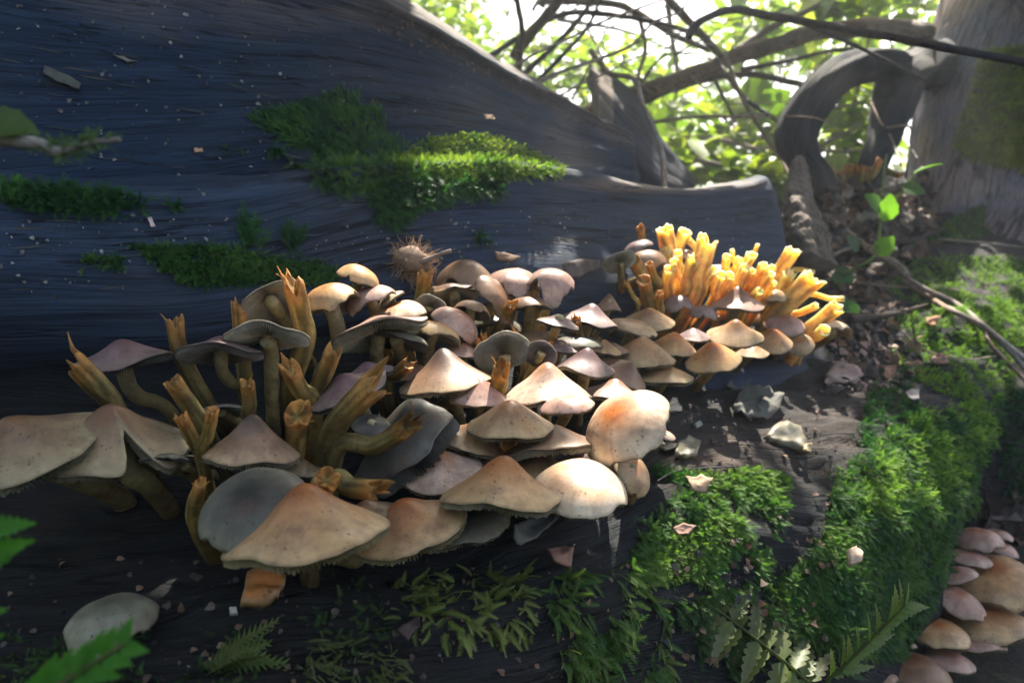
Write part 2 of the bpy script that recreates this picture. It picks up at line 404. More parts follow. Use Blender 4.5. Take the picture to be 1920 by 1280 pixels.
# --- lower mossy log
def secC(l):
    r = PT(l); b0 = drop(r[-1], -.03, .03); b1 = drop(r[0], -.03, .05); return r+[b0, b1]
C_st = [
 secC([(-450,600,.62),(-450,800,.52),(-450,1000,.43),(-450,1150,.36),(-450,1350,.31),(-450,1700,.295)]),
 secC([(0,620,.65),(0,790,.55),(0,960,.46),(0,1120,.385),(0,1280,.335),(0,1600,.32)]),
 secC([(500,620,.69),(500,800,.56),(500,960,.465),(500,1085,.40),(500,1250,.35),(500,1600,.335)]),
 secC([(1000,590,.82),(1000,760,.65),(1000,900,.55),(1000,1015,.475),(1000,1180,.42),(1000,1550,.40)]),
 secC([(1300,600,1.0),(1300,705,.80),(1300,800,.675),(1300,900,.585),(1300,1080,.53),(1300,1500,.51)]),
 secC([(1600,615,1.04),(1600,690,.90),(1600,780,.775),(1600,900,.675),(1600,1080,.61),(1600,1500,.59)]),
 secC([(1770,590,1.12),(1790,660,1.0),(1800,750,.875),(1760,900,.755),(1690,1080,.68),(1610,1500,.64)]),
 secC([(1845,590,1.16),(1880,670,1.06),(1882,760,.95),(1846,880,.84),(1770,1080,.755),(1650,1500,.69)]),
]
rot = catmull(PT([(1290,880,.60),(1420,820,.66),(1550,770,.75),(1680,720,.86)]), 60)
VC, FC, UC, DC = loft(C_st, 230, 130, .009, (9, 30), 31.0, ridge=.006)
for i, p in enumerate(VC):
    dd = np.min(np.linalg.norm(rot-p, axis=1)); DC[i] = max(0, 1-dd/.065)**.8*(.6+.5*mnoise.noise(Vector(p)*25))
add_bvh(VC, FC, 'low')
low_root = empty('mossy_log', (0.2, .6, 0.0), 'rotten lower log overgrown with green moss, its top a crumbling brown ledge', 'log')
mesh_obj('log_body', VC, FC, M['wood_low'], low_root, attrs={'decay': DC}, uv=UC)

# dark smooth plank of old wood below the right end of the clump
pk = [PT([(1225,722,.775),(1225,742,.745),(1225,790,.735)]), PT([(1320,702,.80),(1320,722,.775),(1320,768,.765)]), PT([(1430,682,.85),(1430,702,.825),(1430,742,.815)]), PT([(1565,655,.95),(1565,672,.925),(1565,702,.915)])]
pk = [s+[s[2]+np.array([0, .03, -.03]), s[2]+np.array([0, .10, -.02]), s[0]+np.array([0, .08, -.01])] for s in pk]
VK, FK, UK, DK = loft(pk, 90, 40, .002, (5, 40), 41.0, ridge=.001)
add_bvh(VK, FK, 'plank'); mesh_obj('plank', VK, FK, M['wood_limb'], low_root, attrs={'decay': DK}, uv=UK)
# --- ground and earth bank under the right-hand tree
def height(x, y):
    return .05*mnoise.noise(Vector((x*.35, y*.35, 3)))+.012*mnoise.noise(Vector((x*3, y*3, 1)))-.04
xs = np.sign(np.linspace(-1, 1, 101))*np.abs(np.linspace(-1, 1, 101))**3*40; ys = xs+1.0
V = [(x, y, height(x, y)) for y in ys for x in xs]
tag(mesh_obj('ground', V, grid_faces(101, 101), M['floor']), 'leaf strewn forest floor', None, None, 'structure')
bk = [
 [(1390,330,2.6),(1395,400,1.9),(1400,470,1.5),(1420,560,1.25),(1430,650,1.08),(1430,760,1.0)],
 [(1550,320,2.5),(1550,375,1.8),(1550,445,1.47),(1560,530,1.25),(1570,635,1.06),(1575,760,1.0)],
 [(1700,320,2.4),(1700,370,1.75),(1700,440,1.42),(1700,530,1.2),(1720,640,1.07),(1720,790,1.02)],
 [(1850,330,2.3),(1850,395,1.7),(1850,480,1.38),(1850,570,1.18),(1862,690,1.06),(1868,860,1.03)],
 [(2050,340,2.2),(2050,420,1.6),(2050,520,1.32),(2050,620,1.15),(2050,740,1.06),(2050,900,1.03)],
 [(2600,340,2.2),(2600,420,1.6),(2600,520,1.32),(2600,620,1.15),(2600,740,1.06),(2600,900,1.03)]]
G = np.array([PT(c)+[drop(P(*c[-1]), -.06, -.01)] for c in bk])
G = np.stack([catmull(c, 90) for c in G]); G = np.stack([catmull(G[:, j], 110) for j in range(90)])
VG = G.reshape(-1, 3); FG = grid_faces(90, 110)
VG = np.array([p+np.array([0, 0, 1])*(.014*mnoise.fractal(Vector(p)*14, 1, 2, 4)+.006*mnoise.noise(Vector(p)*60)) for p in VG])
FG = [f[::-1] for f in FG]
add_bvh(VG, FG, 'bank')
tag(mesh_obj('earth_bank', VG, FG, M['soil']), 'dark earth bank under the old tree', None, None, 'structure')
# ------------------------------------------------------------------ old tree on the right with roots
def ribbed_tube(pts, radii, sides, n, ribs, rib_amp, seed, ell=1.0, wob=.15, crumble=0.0):
    V, F, tt, uv = tube(pts, radii, sides, n, wob=wob, seed=seed, ell=ell)
    C = catmull(pts, n); rr = np.interp(np.linspace(0, 1, n), np.linspace(0, 1, len(radii)), radii)
    for i in range(n):
        for j in range(sides):
            k = i*sides+j; a = 2*math.pi*j/sides
            f = 1+rib_amp*math.sin(ribs*a+2.5*mnoise.noise(Vector((i*.06, j*.05, seed))))*(.6+.4*mnoise.noise(Vector((i*.1, a, seed+3))))
            if crumble: f += crumble*mnoise.fractal(Vector(V[k])*70, 1, 2, 5)
            V[k] = C[i]+(V[k]-C[i])*f
    return V, F, tt, uv
tp = P(1932, 430, 1.68); tree = empty('old_tree', (tp[0], tp[1], .2), 'stout grey-barked old tree with a mossy flank, standing above the log end', 'tree')
def zdec(V, seed, k=.6): return np.array([max(0, mnoise.noise(Vector(p)*9+Vector((seed, 0, 0)))-.15)*k for p in V])
path = [P(1930,600,1.66), P(1932,430,1.68), P(1935,250,1.70), P(1950,60,1.72), P(1990,-200,1.76), P(2030,-900,1.85)]
rad = [px(240,1.66), px(212,1.68), px(202,1.70), px(180,1.72), px(145,1.76), px(120,1.85)]
V, F, tt, uv = ribbed_tube(path, rad, 64, 110, 5, .018, 4.0, wob=.10)
add_bvh(V, F, 'tree'); mesh_obj('trunk', V, F, M['trunk'], tree, attrs={'decay': zdec(V, 2, 1.6)}, uv=uv)
# curled root forming an arch
path = [P(1830,150,1.80), P(1730,134,1.57), P(1671,124,1.39), P(1622,124,1.37), P(1572,142,1.35), P(1520,192,1.33), P(1495,252,1.32), P(1509,298,1.31), P(1538,346,1.30), P(1538,398,1.29), P(1528,440,1.28), P(1515,500,1.27)]
rad = [px(x, 1.35) for x in (26, 28, 31, 32, 34, 36, 36, 29, 31, 29, 26, 24)]
V, F, tt, uv = ribbed_tube(path, rad, 40, 120, 7, .10, 8.0, wob=.22)
add_bvh(V, F, 'arch'); mesh_obj('arched_root', V, F, M['root'], tree, attrs={'decay': zdec(V, 5, .5)}, uv=uv)
path = [P(1835,120,1.85), P(1752,118,1.66), P(1696,145,1.44), P(1672,205,1.42), P(1654,265,1.40), P(1632,320,1.38), P(1616,380,1.36)]
rad = [px(x, 1.42) for x in (52, 48, 42, 36, 30, 24, 20)]
V, F, tt, uv = ribbed_tube(path, rad, 36, 80, 6, .09, 12.0, wob=.2)
add_bvh(V, F, 'arch2'); mesh_obj('forked_root', V, F, M['root'], tree, attrs={'decay': zdec(V, 6, .3)}, uv=uv)
# crumbling stump wood below the arch
path = [P(1500,300,1.30), P(1495,370,1.26), P(1505,430,1.22), P(1520,500,1.19)]
V, F, tt, uv = ribbed_tube(path, [px(x, 1.25) for x in (14, 26, 34, 40)], 44, 64, 4, .08, 23.0, wob=.4, crumble=.22)
mesh_obj('rotten_root_foot', V, F, M['bark'], tree, attrs={'decay': np.full(len(V), .6)}, uv=uv)

# ------------------------------------------------------------------ dead branches and twigs
def branch(pts, w, label, mat='branch', group='dead branches behind the log', d=None, name='dead_branch', taper=.6, cat='branch', n=None):
    pw = [P(u, v, dd if d is None else d) for (u, v, *r) in pts for dd in [r[0] if r else d]]
    dm = np.mean([pix(p)[2] for p in pw]); r0 = px(w, dm)/2
    V, F, tt, uv = tube(pw, [r0, r0*(1+taper)/2, r0*taper], 8 if w > 7 else 6, n or 6*len(pts)+4, wob=.28, seed=random.random()*50)
    o = mesh_obj(name, V, F, M[mat], origin=pw[0], attrs={'decay': np.zeros(len(V))}, uv=uv)
    return tag(o, label, cat, group)
BG = 'dead branches behind the log'
branch([(1080,222,2.1),(1180,181,2.0),(1326,131,1.95),(1373,108,1.9),(1450,85,1.85),(1527,62,1.8),(1640,52,1.7),(1745,62,1.6)], 34, 'thickest dead limb leaning onto the old tree', 'branch_brown', taper=.85)
branch([(1290,70,1.1),(1311,42,1.1),(1373,19,1.1),(1450,31,1.08),(1642,65,1.05),(1800,95,1.03),(1960,126,1.0)], 14, 'long arching dark branch crossing in front of the old tree', taper=1.1)
branch([(1445,30,1.1),(1500,42,1.14),(1565,69,1.2),(1650,108,1.3),(1735,150,1.4)], 10, 'straight dark branch dropping from the arching branch to the trunk')
branch([(1225,-30,1.8),(1253,0,1.8),(1310,60,1.82),(1365,118,1.86)], 20, 'pale straight branch slanting down into the thickest limb', 'branch_brown')
branch([(1380,96,1.95),(1450,50,2.0),(1520,18,2.05),(1600,-20,2.1)], 15, 'branch rising from the thickest limb towards the sky', 'branch_brown')
branch([(1390,132,1.9),(1411,127,1.9),(1480,114,1.9),(1546,98,1.9),(1600,92,1.88)], 11, 'dark side branch running level below the thickest limb')
branch([(1120,215,2.1),(1180,200,2.05),(1295,156,2.0),(1400,140,1.95),(1488,156,1.9),(1520,165,1.85)], 17, 'second limb lying just under the thickest limb')
branch([(1340,112,1.85),(1365,143,1.8),(1396,185,1.75),(1440,215,1.7),(1470,240,1.66)], 12, 'hanging branch dropping from the limb fork to the arched root')
branch([(1340,150,1.7),(1355,180,1.65),(1372,215,1.6),(1378,230,1.6)], 8, 'short broken twig hanging under the limb fork')
branch([(1360,105,1.75),(1390,180,1.6),(1430,250,1.5),(1465,300,1.4),(1490,350,1.33)], 9, 'thin bundle of root fibres trailing down past the arched root', 'branch_brown')
branch([(1180,242,1.6),(1218,231,1.6),(1295,220,1.55),(1380,219,1.5),(1445,220,1.45)], 8, 'knobbly grey twig pointing at the arched root', 'branch_pale')
branch([(1470,218,1.28),(1500,219,1.26),(1530,222,1.25),(1560,232,1.25)], 4.5, 'thin twig lying across the arched root', 'branch_pale')
branch([(1108,96,1.22),(1120,112,1.2),(1143,138,1.18),(1189,149,1.15),(1205,197,1.12),(1238,272,1.08),(1246,343,1.03),(1246,362,1.0)], 11, 'pale crooked twig standing upright on the limb', 'branch_pale', taper=.9, n=60)
branch([(950,134,1.13),(962,126,1.12),(1010,98,1.12),(1061,75,1.12),(1110,50,1.12),(1159,30,1.12),(1238,2,1.12),(1290,-20,1.12)], 5.5, 'thin straight twig rising from the trunk edge', 'branch_pale', taper=.7)
branch([(996,160,1.13),(1008,154,1.12),(1060,132,1.13),(1117,113,1.14),(1185,85,1.15),(1225,43,1.15),(1274,23,1.15),(1295,-10,1.15)], 8.5, 'grey forked twig leaning out over the trunk edge', 'branch_pale', taper=.45)
branch([(1046,186,1.16),(1054,177,1.15),(1100,154,1.15),(1143,134,1.15),(1192,108,1.15),(1241,95,1.15),(1266,78,1.15),(1277,59,1.15)], 4.2, 'wiry twig rising from the brown torn edge of the trunk', 'branch_pale')
branch([(1185,85,1.15),(1210,74,1.15),(1238,69,1.15),(1277,62,1.15)], 3.8, 'side shoot of the grey forked twig', 'branch_pale')
branch([(966,160,1.9),(972,131,1.9),(976,90,1.9),(979,59,1.9),(969,0,1.9),(962,-30,1.9)], 15, 'upright brown branch rising behind the trunk edge', 'branch_brown', taper=.7)
branch([(890,128,2.1),(916,108,2.1),(989,62,2.1),(1061,26,2.05),(1159,30,2.0),(1250,48,2.0),(1330,72,2.0)], 12, 'long bowed branch spanning the bright gap', taper=.8)
branch([(965,110,2.0),(978,85,2.0),(1008,49,2.0),(1044,7,2.0),(1062,-30,2.0)], 26, 'stout brown branch fork behind the upright branch', 'branch_brown')
branch([(1015,10,2.2),(1028,3,2.2),(1143,7,2.15),(1200,28,2.1),(1260,64,2.05),(1330,95,2.0)], 17, 'thick bowed branch along the top of the bright gap', 'branch_brown')
branch([(978,150,1.8),(985,138,1.8),(1044,82,1.8),(1094,26,1.8),(1120,-20,1.8)], 13, 'dark branch slanting up behind the thin straight twig')
branch([(1002,158,1.75),(1012,148,1.75),(1061,98,1.75),(1103,49,1.75),(1130,-10,1.75)], 10, 'slim dark branch beside the slanting one')
branch([(1250,-20,2.3),(1258,60,2.3),(1270,140,2.3),(1262,215,2.3)], 12, 'vertical brown stem behind the twigs', 'branch_brown')
branch([(1195,20,2.3),(1210,90,2.3),(1196,150,2.3),(1200,230,2.3)], 10, 'second vertical stem in the bright gap', 'branch_brown')
branch([(1520,285,1.5),(1560,262,1.5),(1610,235,1.52),(1650,210,1.55)], 6, 'thin twig seen through the root arch, slanting', 'branch_pale')
branch([(1535,282,1.6),(1580,284,1.6),(1640,280,1.6)], 7, 'pale stick seen through the root arch, level', 'branch_pale')
branch([(1540,205,1.7),(1580,200,1.7),(1625,190,1.7)], 8, 'pale stick across the top of the root arch opening', 'branch_pale')
branch([(1300,300,1.9),(1380,312,1.9),(1460,305,1.9)], 10, 'fallen stick behind the rounded limb end', 'branch_pale')
branch([(1255,262,2.1),(1330,258,2.1),(1420,278,2.1),(1480,270,2.1)], 9, 'grey stick among the green leaves', 'branch_pale')
for k in range(34):
    u = random.uniform(900, 1480); v = random.uniform(-20, 300); a = random.choice([random.uniform(-1.2, -.3), random.uniform(.2, 1.0), random.uniform(1.2, 1.9)])
    l = random.uniform(90, 260); dd = random.uniform(1.9, 3.2); c = random.uniform(-30, 30)
    if v+l*abs(math.sin(a)) > 330: continue
    branch([(u, v, dd), (u+l*.5*math.cos(a)-c*math.sin(a), v+l*.5*math.sin(a)+c*math.cos(a), dd), (u+l*math.cos(a), v+l*math.sin(a), dd+.1)], random.uniform(3.5, 9), 'thin tangled background twig in the bright gap', random.choice(['branch', 'branch_brown']), 'tangled background twigs')
for k in range(22):
    u = random.uniform(920, 1420); v = random.uniform(0, 250); a = random.uniform(-1.0, .6); l = random.uniform(80, 200); dd = random.uniform(1.4, 2.0); c = random.uniform(-22, 22)
    if v+l*abs(math.sin(a)) > 300: continue
    branch([(u, v, dd), (u+l*.35*math.cos(a)-c*math.sin(a), v+l*.35*math.sin(a)+c*math.cos(a), dd), (u+l*.7*math.cos(a)+c*.5*math.sin(a), v+l*.7*math.sin(a)-c*.5, dd), (u+l*math.cos(a), v+l*math.sin(a), dd)], random.uniform(2.5, 4.5), 'fine pale twig in front of the background tangle', 'branch_pale', 'fine pale background twigs', taper=.4)
# twigs and vines on the right-hand bank
def on_bank(pts, lift=.006, only=None):
    out = []
    for u, v in pts:
        h = hit(u, v, only); p = h[0]+h[1]*lift if h else P(u, v, 1.1); out.append(p)
    return out
def lying(pts, w, label, mat='branch', lift=.004, taper=.6, name='twig', group='twigs lying on the bank'):
    pw = on_bank(pts, lift); dm = np.mean([pix(p)[2] for p in pw]); r0 = px(w, dm)/2
    V, F, tt, uv = tube(pw, [r0, r0*(1+taper)/2, r0*taper], 7, 8*len(pts), wob=.25, seed=random.random()*50)
    return tag(mesh_obj(name, V, F, M[mat], origin=pw[0], attrs={'decay': np.zeros(len(V))}, uv=uv), label, 'twig', group)
lying([(1480,468),(1560,482),(1640,470),(1700,462),(1765,440)], 13, 'forked dark root twig beside the sunlit stem bunch', 'branch', .012)
lying([(1480,462),(1530,478),(1590,479),(1650,470)], 8, 'slender twig alongside the forked dark root twig', 'branch_pale', .014)
lying([(1475,362),(1500,380),(1540,415),(1580,450),(1628,488),(1670,515),(1695,540)], 12, 'long pale vine winding down from the root arch', 'branch_pale', .02, 1.0)
lying([(1625,487),(1665,505),(1690,532),(1735,560),(1775,580),(1815,610),(1860,655),(1925,700)], 10, 'upper strand of the twin pale vine on the moss', 'branch_pale', .016, 1.0)
lying([(1690,540),(1740,572),(1780,598),(1825,624),(1870,660),(1930,720)], 10, 'lower strand of the twin pale vine on the moss', 'branch_pale', .013, 1.0)
lying([(1830,625),(1850,660),(1890,700),(1925,735)], 7, 'loose end of the twin vine curling away', 'branch_pale', .012, 1.0)
lying([(1545,524),(1600,535),(1650,543),(1700,548)], 6, 'straight pale stick beside the sunlit stem bunch', 'branch_pale', .008)
lying([(1755,458),(1810,462),(1870,468),(1930,476)], 5, 'straight pale stalk at the tree foot', 'branch_pale', .01)
lying([(1590,610),(1630,604),(1680,592),(1735,574)], 20, 'brown bark strip tapering to a point on the ledge', 'bark', .006, .25)
lying([(1658,612),(1690,628),(1720,652),(1800,680),(1860,668)], 3.5, 'wiry pale root curling over the ledge', 'branch_pale', .005, .9)
lying([(1740,100),(1756,165),(1752,215),(1745,290)], 4.5, 'pale rootlet hanging along the trunk edge', 'branch_pale', .012, .8)
lying([(1638,198),(1652,232),(1664,260),(1690,310)], 5, 'crooked rootlet below the forked root', 'branch_pale', .01, .8)
lying([(1658,245),(1695,240),(1715,270),(1728,300)], 4.5, 'looping rootlet beside the forked root', 'branch_pale', .01, .8)
lying([(1220,905),(1270,898),(1320,886),(1375,878)], 5, 'dark wiry twig on the ledge moss', 'branch', .006)
# ------------------------------------------------------------------ mushrooms
DT = np.array([(0,600,.48),(0,700,.44),(0,850,.39),(0,1000,.36),(500,520,.54),(500,560,.52),(500,650,.475),(500,750,.43),(500,850,.395),(500,1000,.345),
 (1000,500,.67),(1000,560,.62),(1000,620,.57),(1000,700,.515),(1000,800,.455),(1000,950,.405),(1300,470,.88),(1300,560,.80),(1300,650,.70),(1300,700,.66),(1550,500,.93),(1550,600,.86),(1550,660,.82)], float)
def capd(u, v):
    w_ = 1/(((DT[:, 0]-u)/2.2)**2+(DT[:, 1]-v)**2+40)**1.6
    return float((w_*DT[:, 2]).sum()/w_.sum())
TONE = {
 'buff':   ((.33,.13,.055),(.46,.285,.165),(.52,.385,.245)),
 'orange': ((.47,.16,.045),(.53,.29,.135),(.56,.40,.24)),
 'glow':   ((.56,.19,.045),(.66,.41,.21),(.70,.54,.34)),
 'purple': ((.17,.095,.105),(.265,.18,.18),(.29,.22,.20)),
 'pink':   ((.33,.16,.12),(.43,.27,.22),(.48,.345,.285)),
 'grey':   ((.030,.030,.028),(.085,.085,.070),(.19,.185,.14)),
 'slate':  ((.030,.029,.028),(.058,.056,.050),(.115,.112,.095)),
 'dark':   ((.075,.055,.062),(.28,.185,.145),(.42,.305,.215)),
 'pale':   ((.44,.24,.16),(.62,.475,.37),(.64,.51,.385)),
 'tan':    ((.31,.155,.08),(.44,.295,.19),(.50,.38,.255)),
 'brown':  ((.13,.065,.042),(.22,.13,.09),(.28,.185,.13)),
 'cream':  ((.50,.36,.22),(.60,.50,.37),(.62,.54,.40)),
}
for k_ in ('buff', 'orange', 'glow', 'pink', 'dark', 'pale', 'tan', 'brown'):
    t_ = TONE[k_]; w_ = .95 if k_ in ('pink', 'pale') else .82; TONE[k_] = ((t_[0][0]*1.02, t_[0][1]*.88, t_[0][2]*.65),)+tuple((c_[0], c_[1]*.95, c_[2]*w_) for c_ in t_[1:])
TONE['drab'] = ((.20,.10,.05),(.27,.195,.115),(.33,.275,.165))
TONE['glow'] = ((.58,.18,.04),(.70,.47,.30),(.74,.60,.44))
def cap_axes(p, r, c):
    p = math.radians(p); r = math.radians(r)
    n = nrm(CAM-c); rt = nrm(np.cross(U_, n)); up = np.cross(n, rt)      # tilt is measured against the line of sight
    a = math.cos(p)*(math.cos(r)*up+math.sin(r)*rt)+math.sin(p)*n
    e1 = math.cos(r)*rt-math.sin(r)*up
    return nrm(np.cross(e1, a)), e1, a             # front, right, axis
def prof(kind, r):
    if kind == 'cone': return 1-(r*r+.012)**.56*.992
    if kind == 'dome': return np.sqrt(np.maximum(0, 1-.93*r*r))-.26*r**4
    if kind == 'umbo': return .52*(1-r**2.2)+.48*np.exp(-(r/.36)**2)
    if kind == 'flat': return .55*(1-r**1.5)+.45*(1-r**4)
    if kind == 'up':   return .5*np.exp(-(r/.3)**2)+.5*r**2.2
    return 1-r*r
def cap_mesh(c, Rd, p, roll, h, kind, tone, seed, wavy=.032, irr=.05, notch=None, saddle=0.0, sector=None, gcol=None, ngill=110, thick=1.0, fringe=.05):
    """returns (V,F,col) of the cap and of its gills. notch=(angle deg from front towards right, width deg, depth)."""
    fr, rt, ax = cap_axes(p, roll, c); na, nr = 96, 18
    if sector: a0, a1 = map(math.radians, sector); ang = np.linspace(a0, a1, na)
    else: ang = np.linspace(0, 2*math.pi, na, endpoint=False)
    def radial(a):
        k = 1+irr*(1.6*mnoise.noise(Vector((math.cos(a)*1.2+seed*3.7, math.sin(a)*1.2, seed)))+.5*mnoise.noise(Vector((math.cos(a)*4+seed, math.sin(a)*4, seed*1.3))))
        if notch:
            for nt in (notch if isinstance(notch, list) else [notch]):
                da = (math.degrees(a)-nt[0]+180) % 360-180
                k *= 1-nt[2]*math.exp(-(abs(da)/nt[1])**3)*(1+.15*mnoise.noise(Vector((a*14, seed, 2))))
        return k
    if not sector:                                # nibbled spots along the rim
        brs = random.Random(int(seed*100)); extra = [(brs.uniform(0, 360), brs.uniform(5, 9), brs.uniform(.03, .09)) for _ in range(brs.choice([0, 0, 1, 1, 2]))]
        notch = (notch if isinstance(notch, list) else [notch] if notch else [])+extra
    RK = np.array([radial(a) for a in ang])
    PH = rng.uniform(0, 6.28, 3)
    def pt(i, r, lower=0.0):
        a = ang[i]; k = RK[i]; rr = r*k
        z = h*prof(kind, min(r*k, 1.15))
        z += wavy*r**3*(math.sin(2*a+PH[0])*.7+math.sin(3*a+PH[1])*.5+math.sin(5*a+PH[2])*.35)
        z += saddle*(math.sin(a)*r)**2
        z += .05*r*mnoise.noise(Vector((math.cos(a)*r*1.3+seed*2, math.sin(a)*r*1.3, seed+4)))
        z += .018*mnoise.noise(Vector((math.cos(a)*r*2.2+seed*5, math.sin(a)*r*2.2, seed)))
        return c+Rd*((rr*math.cos(a))*fr+(rr*math.sin(a))*rt+(z-lower)*ax)
    rs = np.concatenate([[0.0], np.linspace(.06, .9, nr-4), [.96, .99, 1.0]]); nr = len(rs)
    V = []; Cc = []; t0, t1, t2 = (np.array(x) for x in TONE[tone])
    def colr(r, a):
        n_ = .12*mnoise.noise(Vector((math.cos(a)*r*3+seed, math.sin(a)*r*3, seed*2)))
        q = min(1, max(0, r+n_)); k = .60
        cc = t0*(1-smooth((q-.10)/(k-.10)))+t1*smooth((q-.10)/(k-.10)) if q < k else t1*(1-smooth((q-k)/(1-k)))+t2*smooth((q-k)/(1-k))
        fib = 1+.16*r*mnoise.noise(Vector((math.cos(a)*9+seed, math.sin(a)*9, r*1.2)))+.14*mnoise.noise(Vector((math.cos(a)*24+seed, math.sin(a)*24, r*.8)))*r
        st = smooth((mnoise.noise(Vector((math.cos(a)*r*1.6+seed*3, math.sin(a)*r*1.6, seed*5)))-.12)/.35)*.38      # damp brown stains
        cc = cc*fib*(1-st)+cc*np.array([.62, .48, .40])*st
        if r > .97: cc = cc*(.72+.3*mnoise.noise(Vector((a*9, seed, 1))))
        return cc
    for r in rs:
        for i in range(na): V.append(pt(i, r)); Cc.append(colr(r, ang[i]))
    # lip and underside
    th = .055*thick
    low = [(1.0, .018, .5), (.985, .034*thick, .8), (.93, th, 1), (.6, th*1.5, 1), (.12, th*2.2, 1)]
    gc = np.array(gcol if gcol else (.40, .36, .26))
    for r, lo, m_ in low:
        for i in range(na): V.append(pt(i, r, lo)); Cc.append(t2*(1-m_)+gc*.8*m_)
    T = nr+len(low); F = []
    nn = na if not sector else na-1
    for j in range(T-1):
        for i in range(nn):
            k = (i+1) % na; F.append((j*na+i, (j+1)*na+i, (j+1)*na+k, j*na+k))
    if sector:
        for j in range(nr-1):                    # close the torn sides
            lo = T-1-min(len(low)-1, int(j*len(low)/nr)) if j else T-1
        e0 = [j*na for j in range(T)]; e1 = [j*na+na-1 for j in range(T)]; F.append(tuple(e0)); F.append(tuple(e1[::-1]))
    # gills: pleated blades hanging below the flesh
    gV, gC, gF = [], [], []; ng = ngill*2
    ga = np.linspace(ang[0], ang[-1] if sector else 2*math.pi, ng, endpoint=bool(sector))
    grs = (.13, .3, .55, .8, .93, .985)
    for m_, r in enumerate(grs):
        for i in range(ng):
            a = ga[i]; f = ((a-ang[0])/(ang[1]-ang[0])); i0 = int(f) % na; i1 = (i0+1) % na; fr_ = f-int(f)
            if sector: i1 = min(i0+1, na-1)
            base = th*(1.0 if r > .9 else 1.5 if r > .5 else 2.1)*.92 if r < .97 else .020
            dep = base+(0 if i % 2 else (.13*math.sin(math.pi*min(1, (1.02-r)/.8))**.6+fringe)*(1+.12*math.sin(i*7.3)))*thick
            gV.append(pt(i0, r, dep)*(1-fr_)+pt(i1, r, dep)*fr_)
            gC.append(gc*(.55 if i % 2 else 1.0))
    for m_ in range(len(grs)-1):
        for i in range(ng if not sector else ng-1):
            k = (i+1) % ng; gF.append((m_*ng+i, (m_+1)*ng+i, (m_+1)*ng+k, m_*ng+k))
    return (np.array(V), F, np.array(Cc)), (np.array(gV), gF, np.array(gC)), ax
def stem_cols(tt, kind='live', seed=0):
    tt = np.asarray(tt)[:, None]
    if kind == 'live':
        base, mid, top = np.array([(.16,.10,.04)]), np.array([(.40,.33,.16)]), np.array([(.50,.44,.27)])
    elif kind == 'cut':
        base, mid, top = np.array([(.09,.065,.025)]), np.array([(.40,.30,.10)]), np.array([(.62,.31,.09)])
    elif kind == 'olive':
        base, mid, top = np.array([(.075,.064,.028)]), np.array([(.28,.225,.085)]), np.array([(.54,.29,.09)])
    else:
        base, mid, top = np.array([(.60,.32,.09)]), np.array([(.86,.62,.22)]), np.array([(.90,.72,.34)])  # brighter than the other stems: backlight glow painted into the colour
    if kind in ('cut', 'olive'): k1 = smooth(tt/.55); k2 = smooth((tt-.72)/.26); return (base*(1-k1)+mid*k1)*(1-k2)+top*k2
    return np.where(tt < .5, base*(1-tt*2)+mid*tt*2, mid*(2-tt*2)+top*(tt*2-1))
GC = 'mushrooms crowding between the logs'
NM = [0]
def mushroom(u, v, w, p, roll, h, kind, tone, label, d=None, stem=None, sw=None, group=GC, gcol=None, base_on=None, scol='live', **kw):
    """u,v: centre of the rim; w: rim width in photo pixels; p: how far the top tips to the viewer; roll: lean to the right"""
    NM[0] += 1; seed = NM[0]*1.37
    d = d or capd(u, v); c = P(u, v, d); Rd = px(w, d)/2*1.05
    cap, gil, ax = cap_mesh(c, Rd, p, roll, h, kind, tone, seed, gcol=gcol, **kw)
    top = c+ax*(h*Rd*prof(kind, .05)-.26*Rd)
    if stem:
        mids = [P(a, b, d+.012*(i+1)) for i, (a, b) in enumerate(stem)]; q = mids[-1]+(mids[-1]-(mids[-2] if len(mids) > 1 else top))*.3+F_*.02
    else:
        mids = []; q = c-ax*Rd*.75+F_*.07-np.array([0, 0, .012])
    nb, nn, _, _ = nearest(q, base_on)
    if nn@(CAM-nb) < 0: nn = -nn
    base = nb-nn*.006
    rs = px(sw, d)/2 if sw else Rd*.15+.0012
    if stem: path = [top]+mids+[base]
    else:
        Ls = np.linalg.norm(base-top); path = [top, c-ax*Rd*.12+F_*Rd*.15, base+nn*Ls*.12, base]
    V, F, tt, uv = tube(path[::-1], [rs*.9, rs*.92, rs, rs*1.08], 12, 26, wob=.16, seed=seed)
    m = empty('mushroom', base, label, 'mushroom', group)
    co = mesh_obj('cap', cap[0], cap[1], M['cap'], m, attrs={'Col': cap[2]})
    mesh_obj('gills', gil[0], gil[1], M['gill'], co, attrs={'Col': gil[2]}, smooth_=False)
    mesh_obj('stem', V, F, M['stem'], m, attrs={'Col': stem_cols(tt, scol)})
    return m

# --- left end of the clump
PG = (.30,.27,.25); DG = (.16,.155,.15)
mushroom(42,846,276,19,-22,.50,'umbo','drab','large buff mushroom with pale gill edge at the left end of the clump', fringe=.055, gcol=(.40,.38,.26))
mushroom(213,838,252,26,-4,.66,'umbo','drab','buff mushroom with a torn split cap beside the left-end mushroom', notch=[(22,11,.62)], sw=46, stem=[(240,880),(275,905)])
mushroom(232,675,168,6,-9,.46,'umbo','purple','purple-grey mushroom on a long curved pale stem, left side of the clump', sw=30, stem=[(238,712),(262,745),(312,765)], wavy=.09, gcol=DG)
mushroom(414,661,146,-11,1,.42,'umbo','purple','purple mushroom with underside showing and a curved blotched stem', sw=24, stem=[(416,690),(430,715),(455,735)], wavy=.08, gcol=PG)
mushroom(502,627,146,-13,4,.14,'flat','cream','flat pale mushroom tipped back on a tall straight stem', sw=30, stem=[(508,660),(510,720),(512,790)], wavy=.09, gcol=(.52,.49,.42))
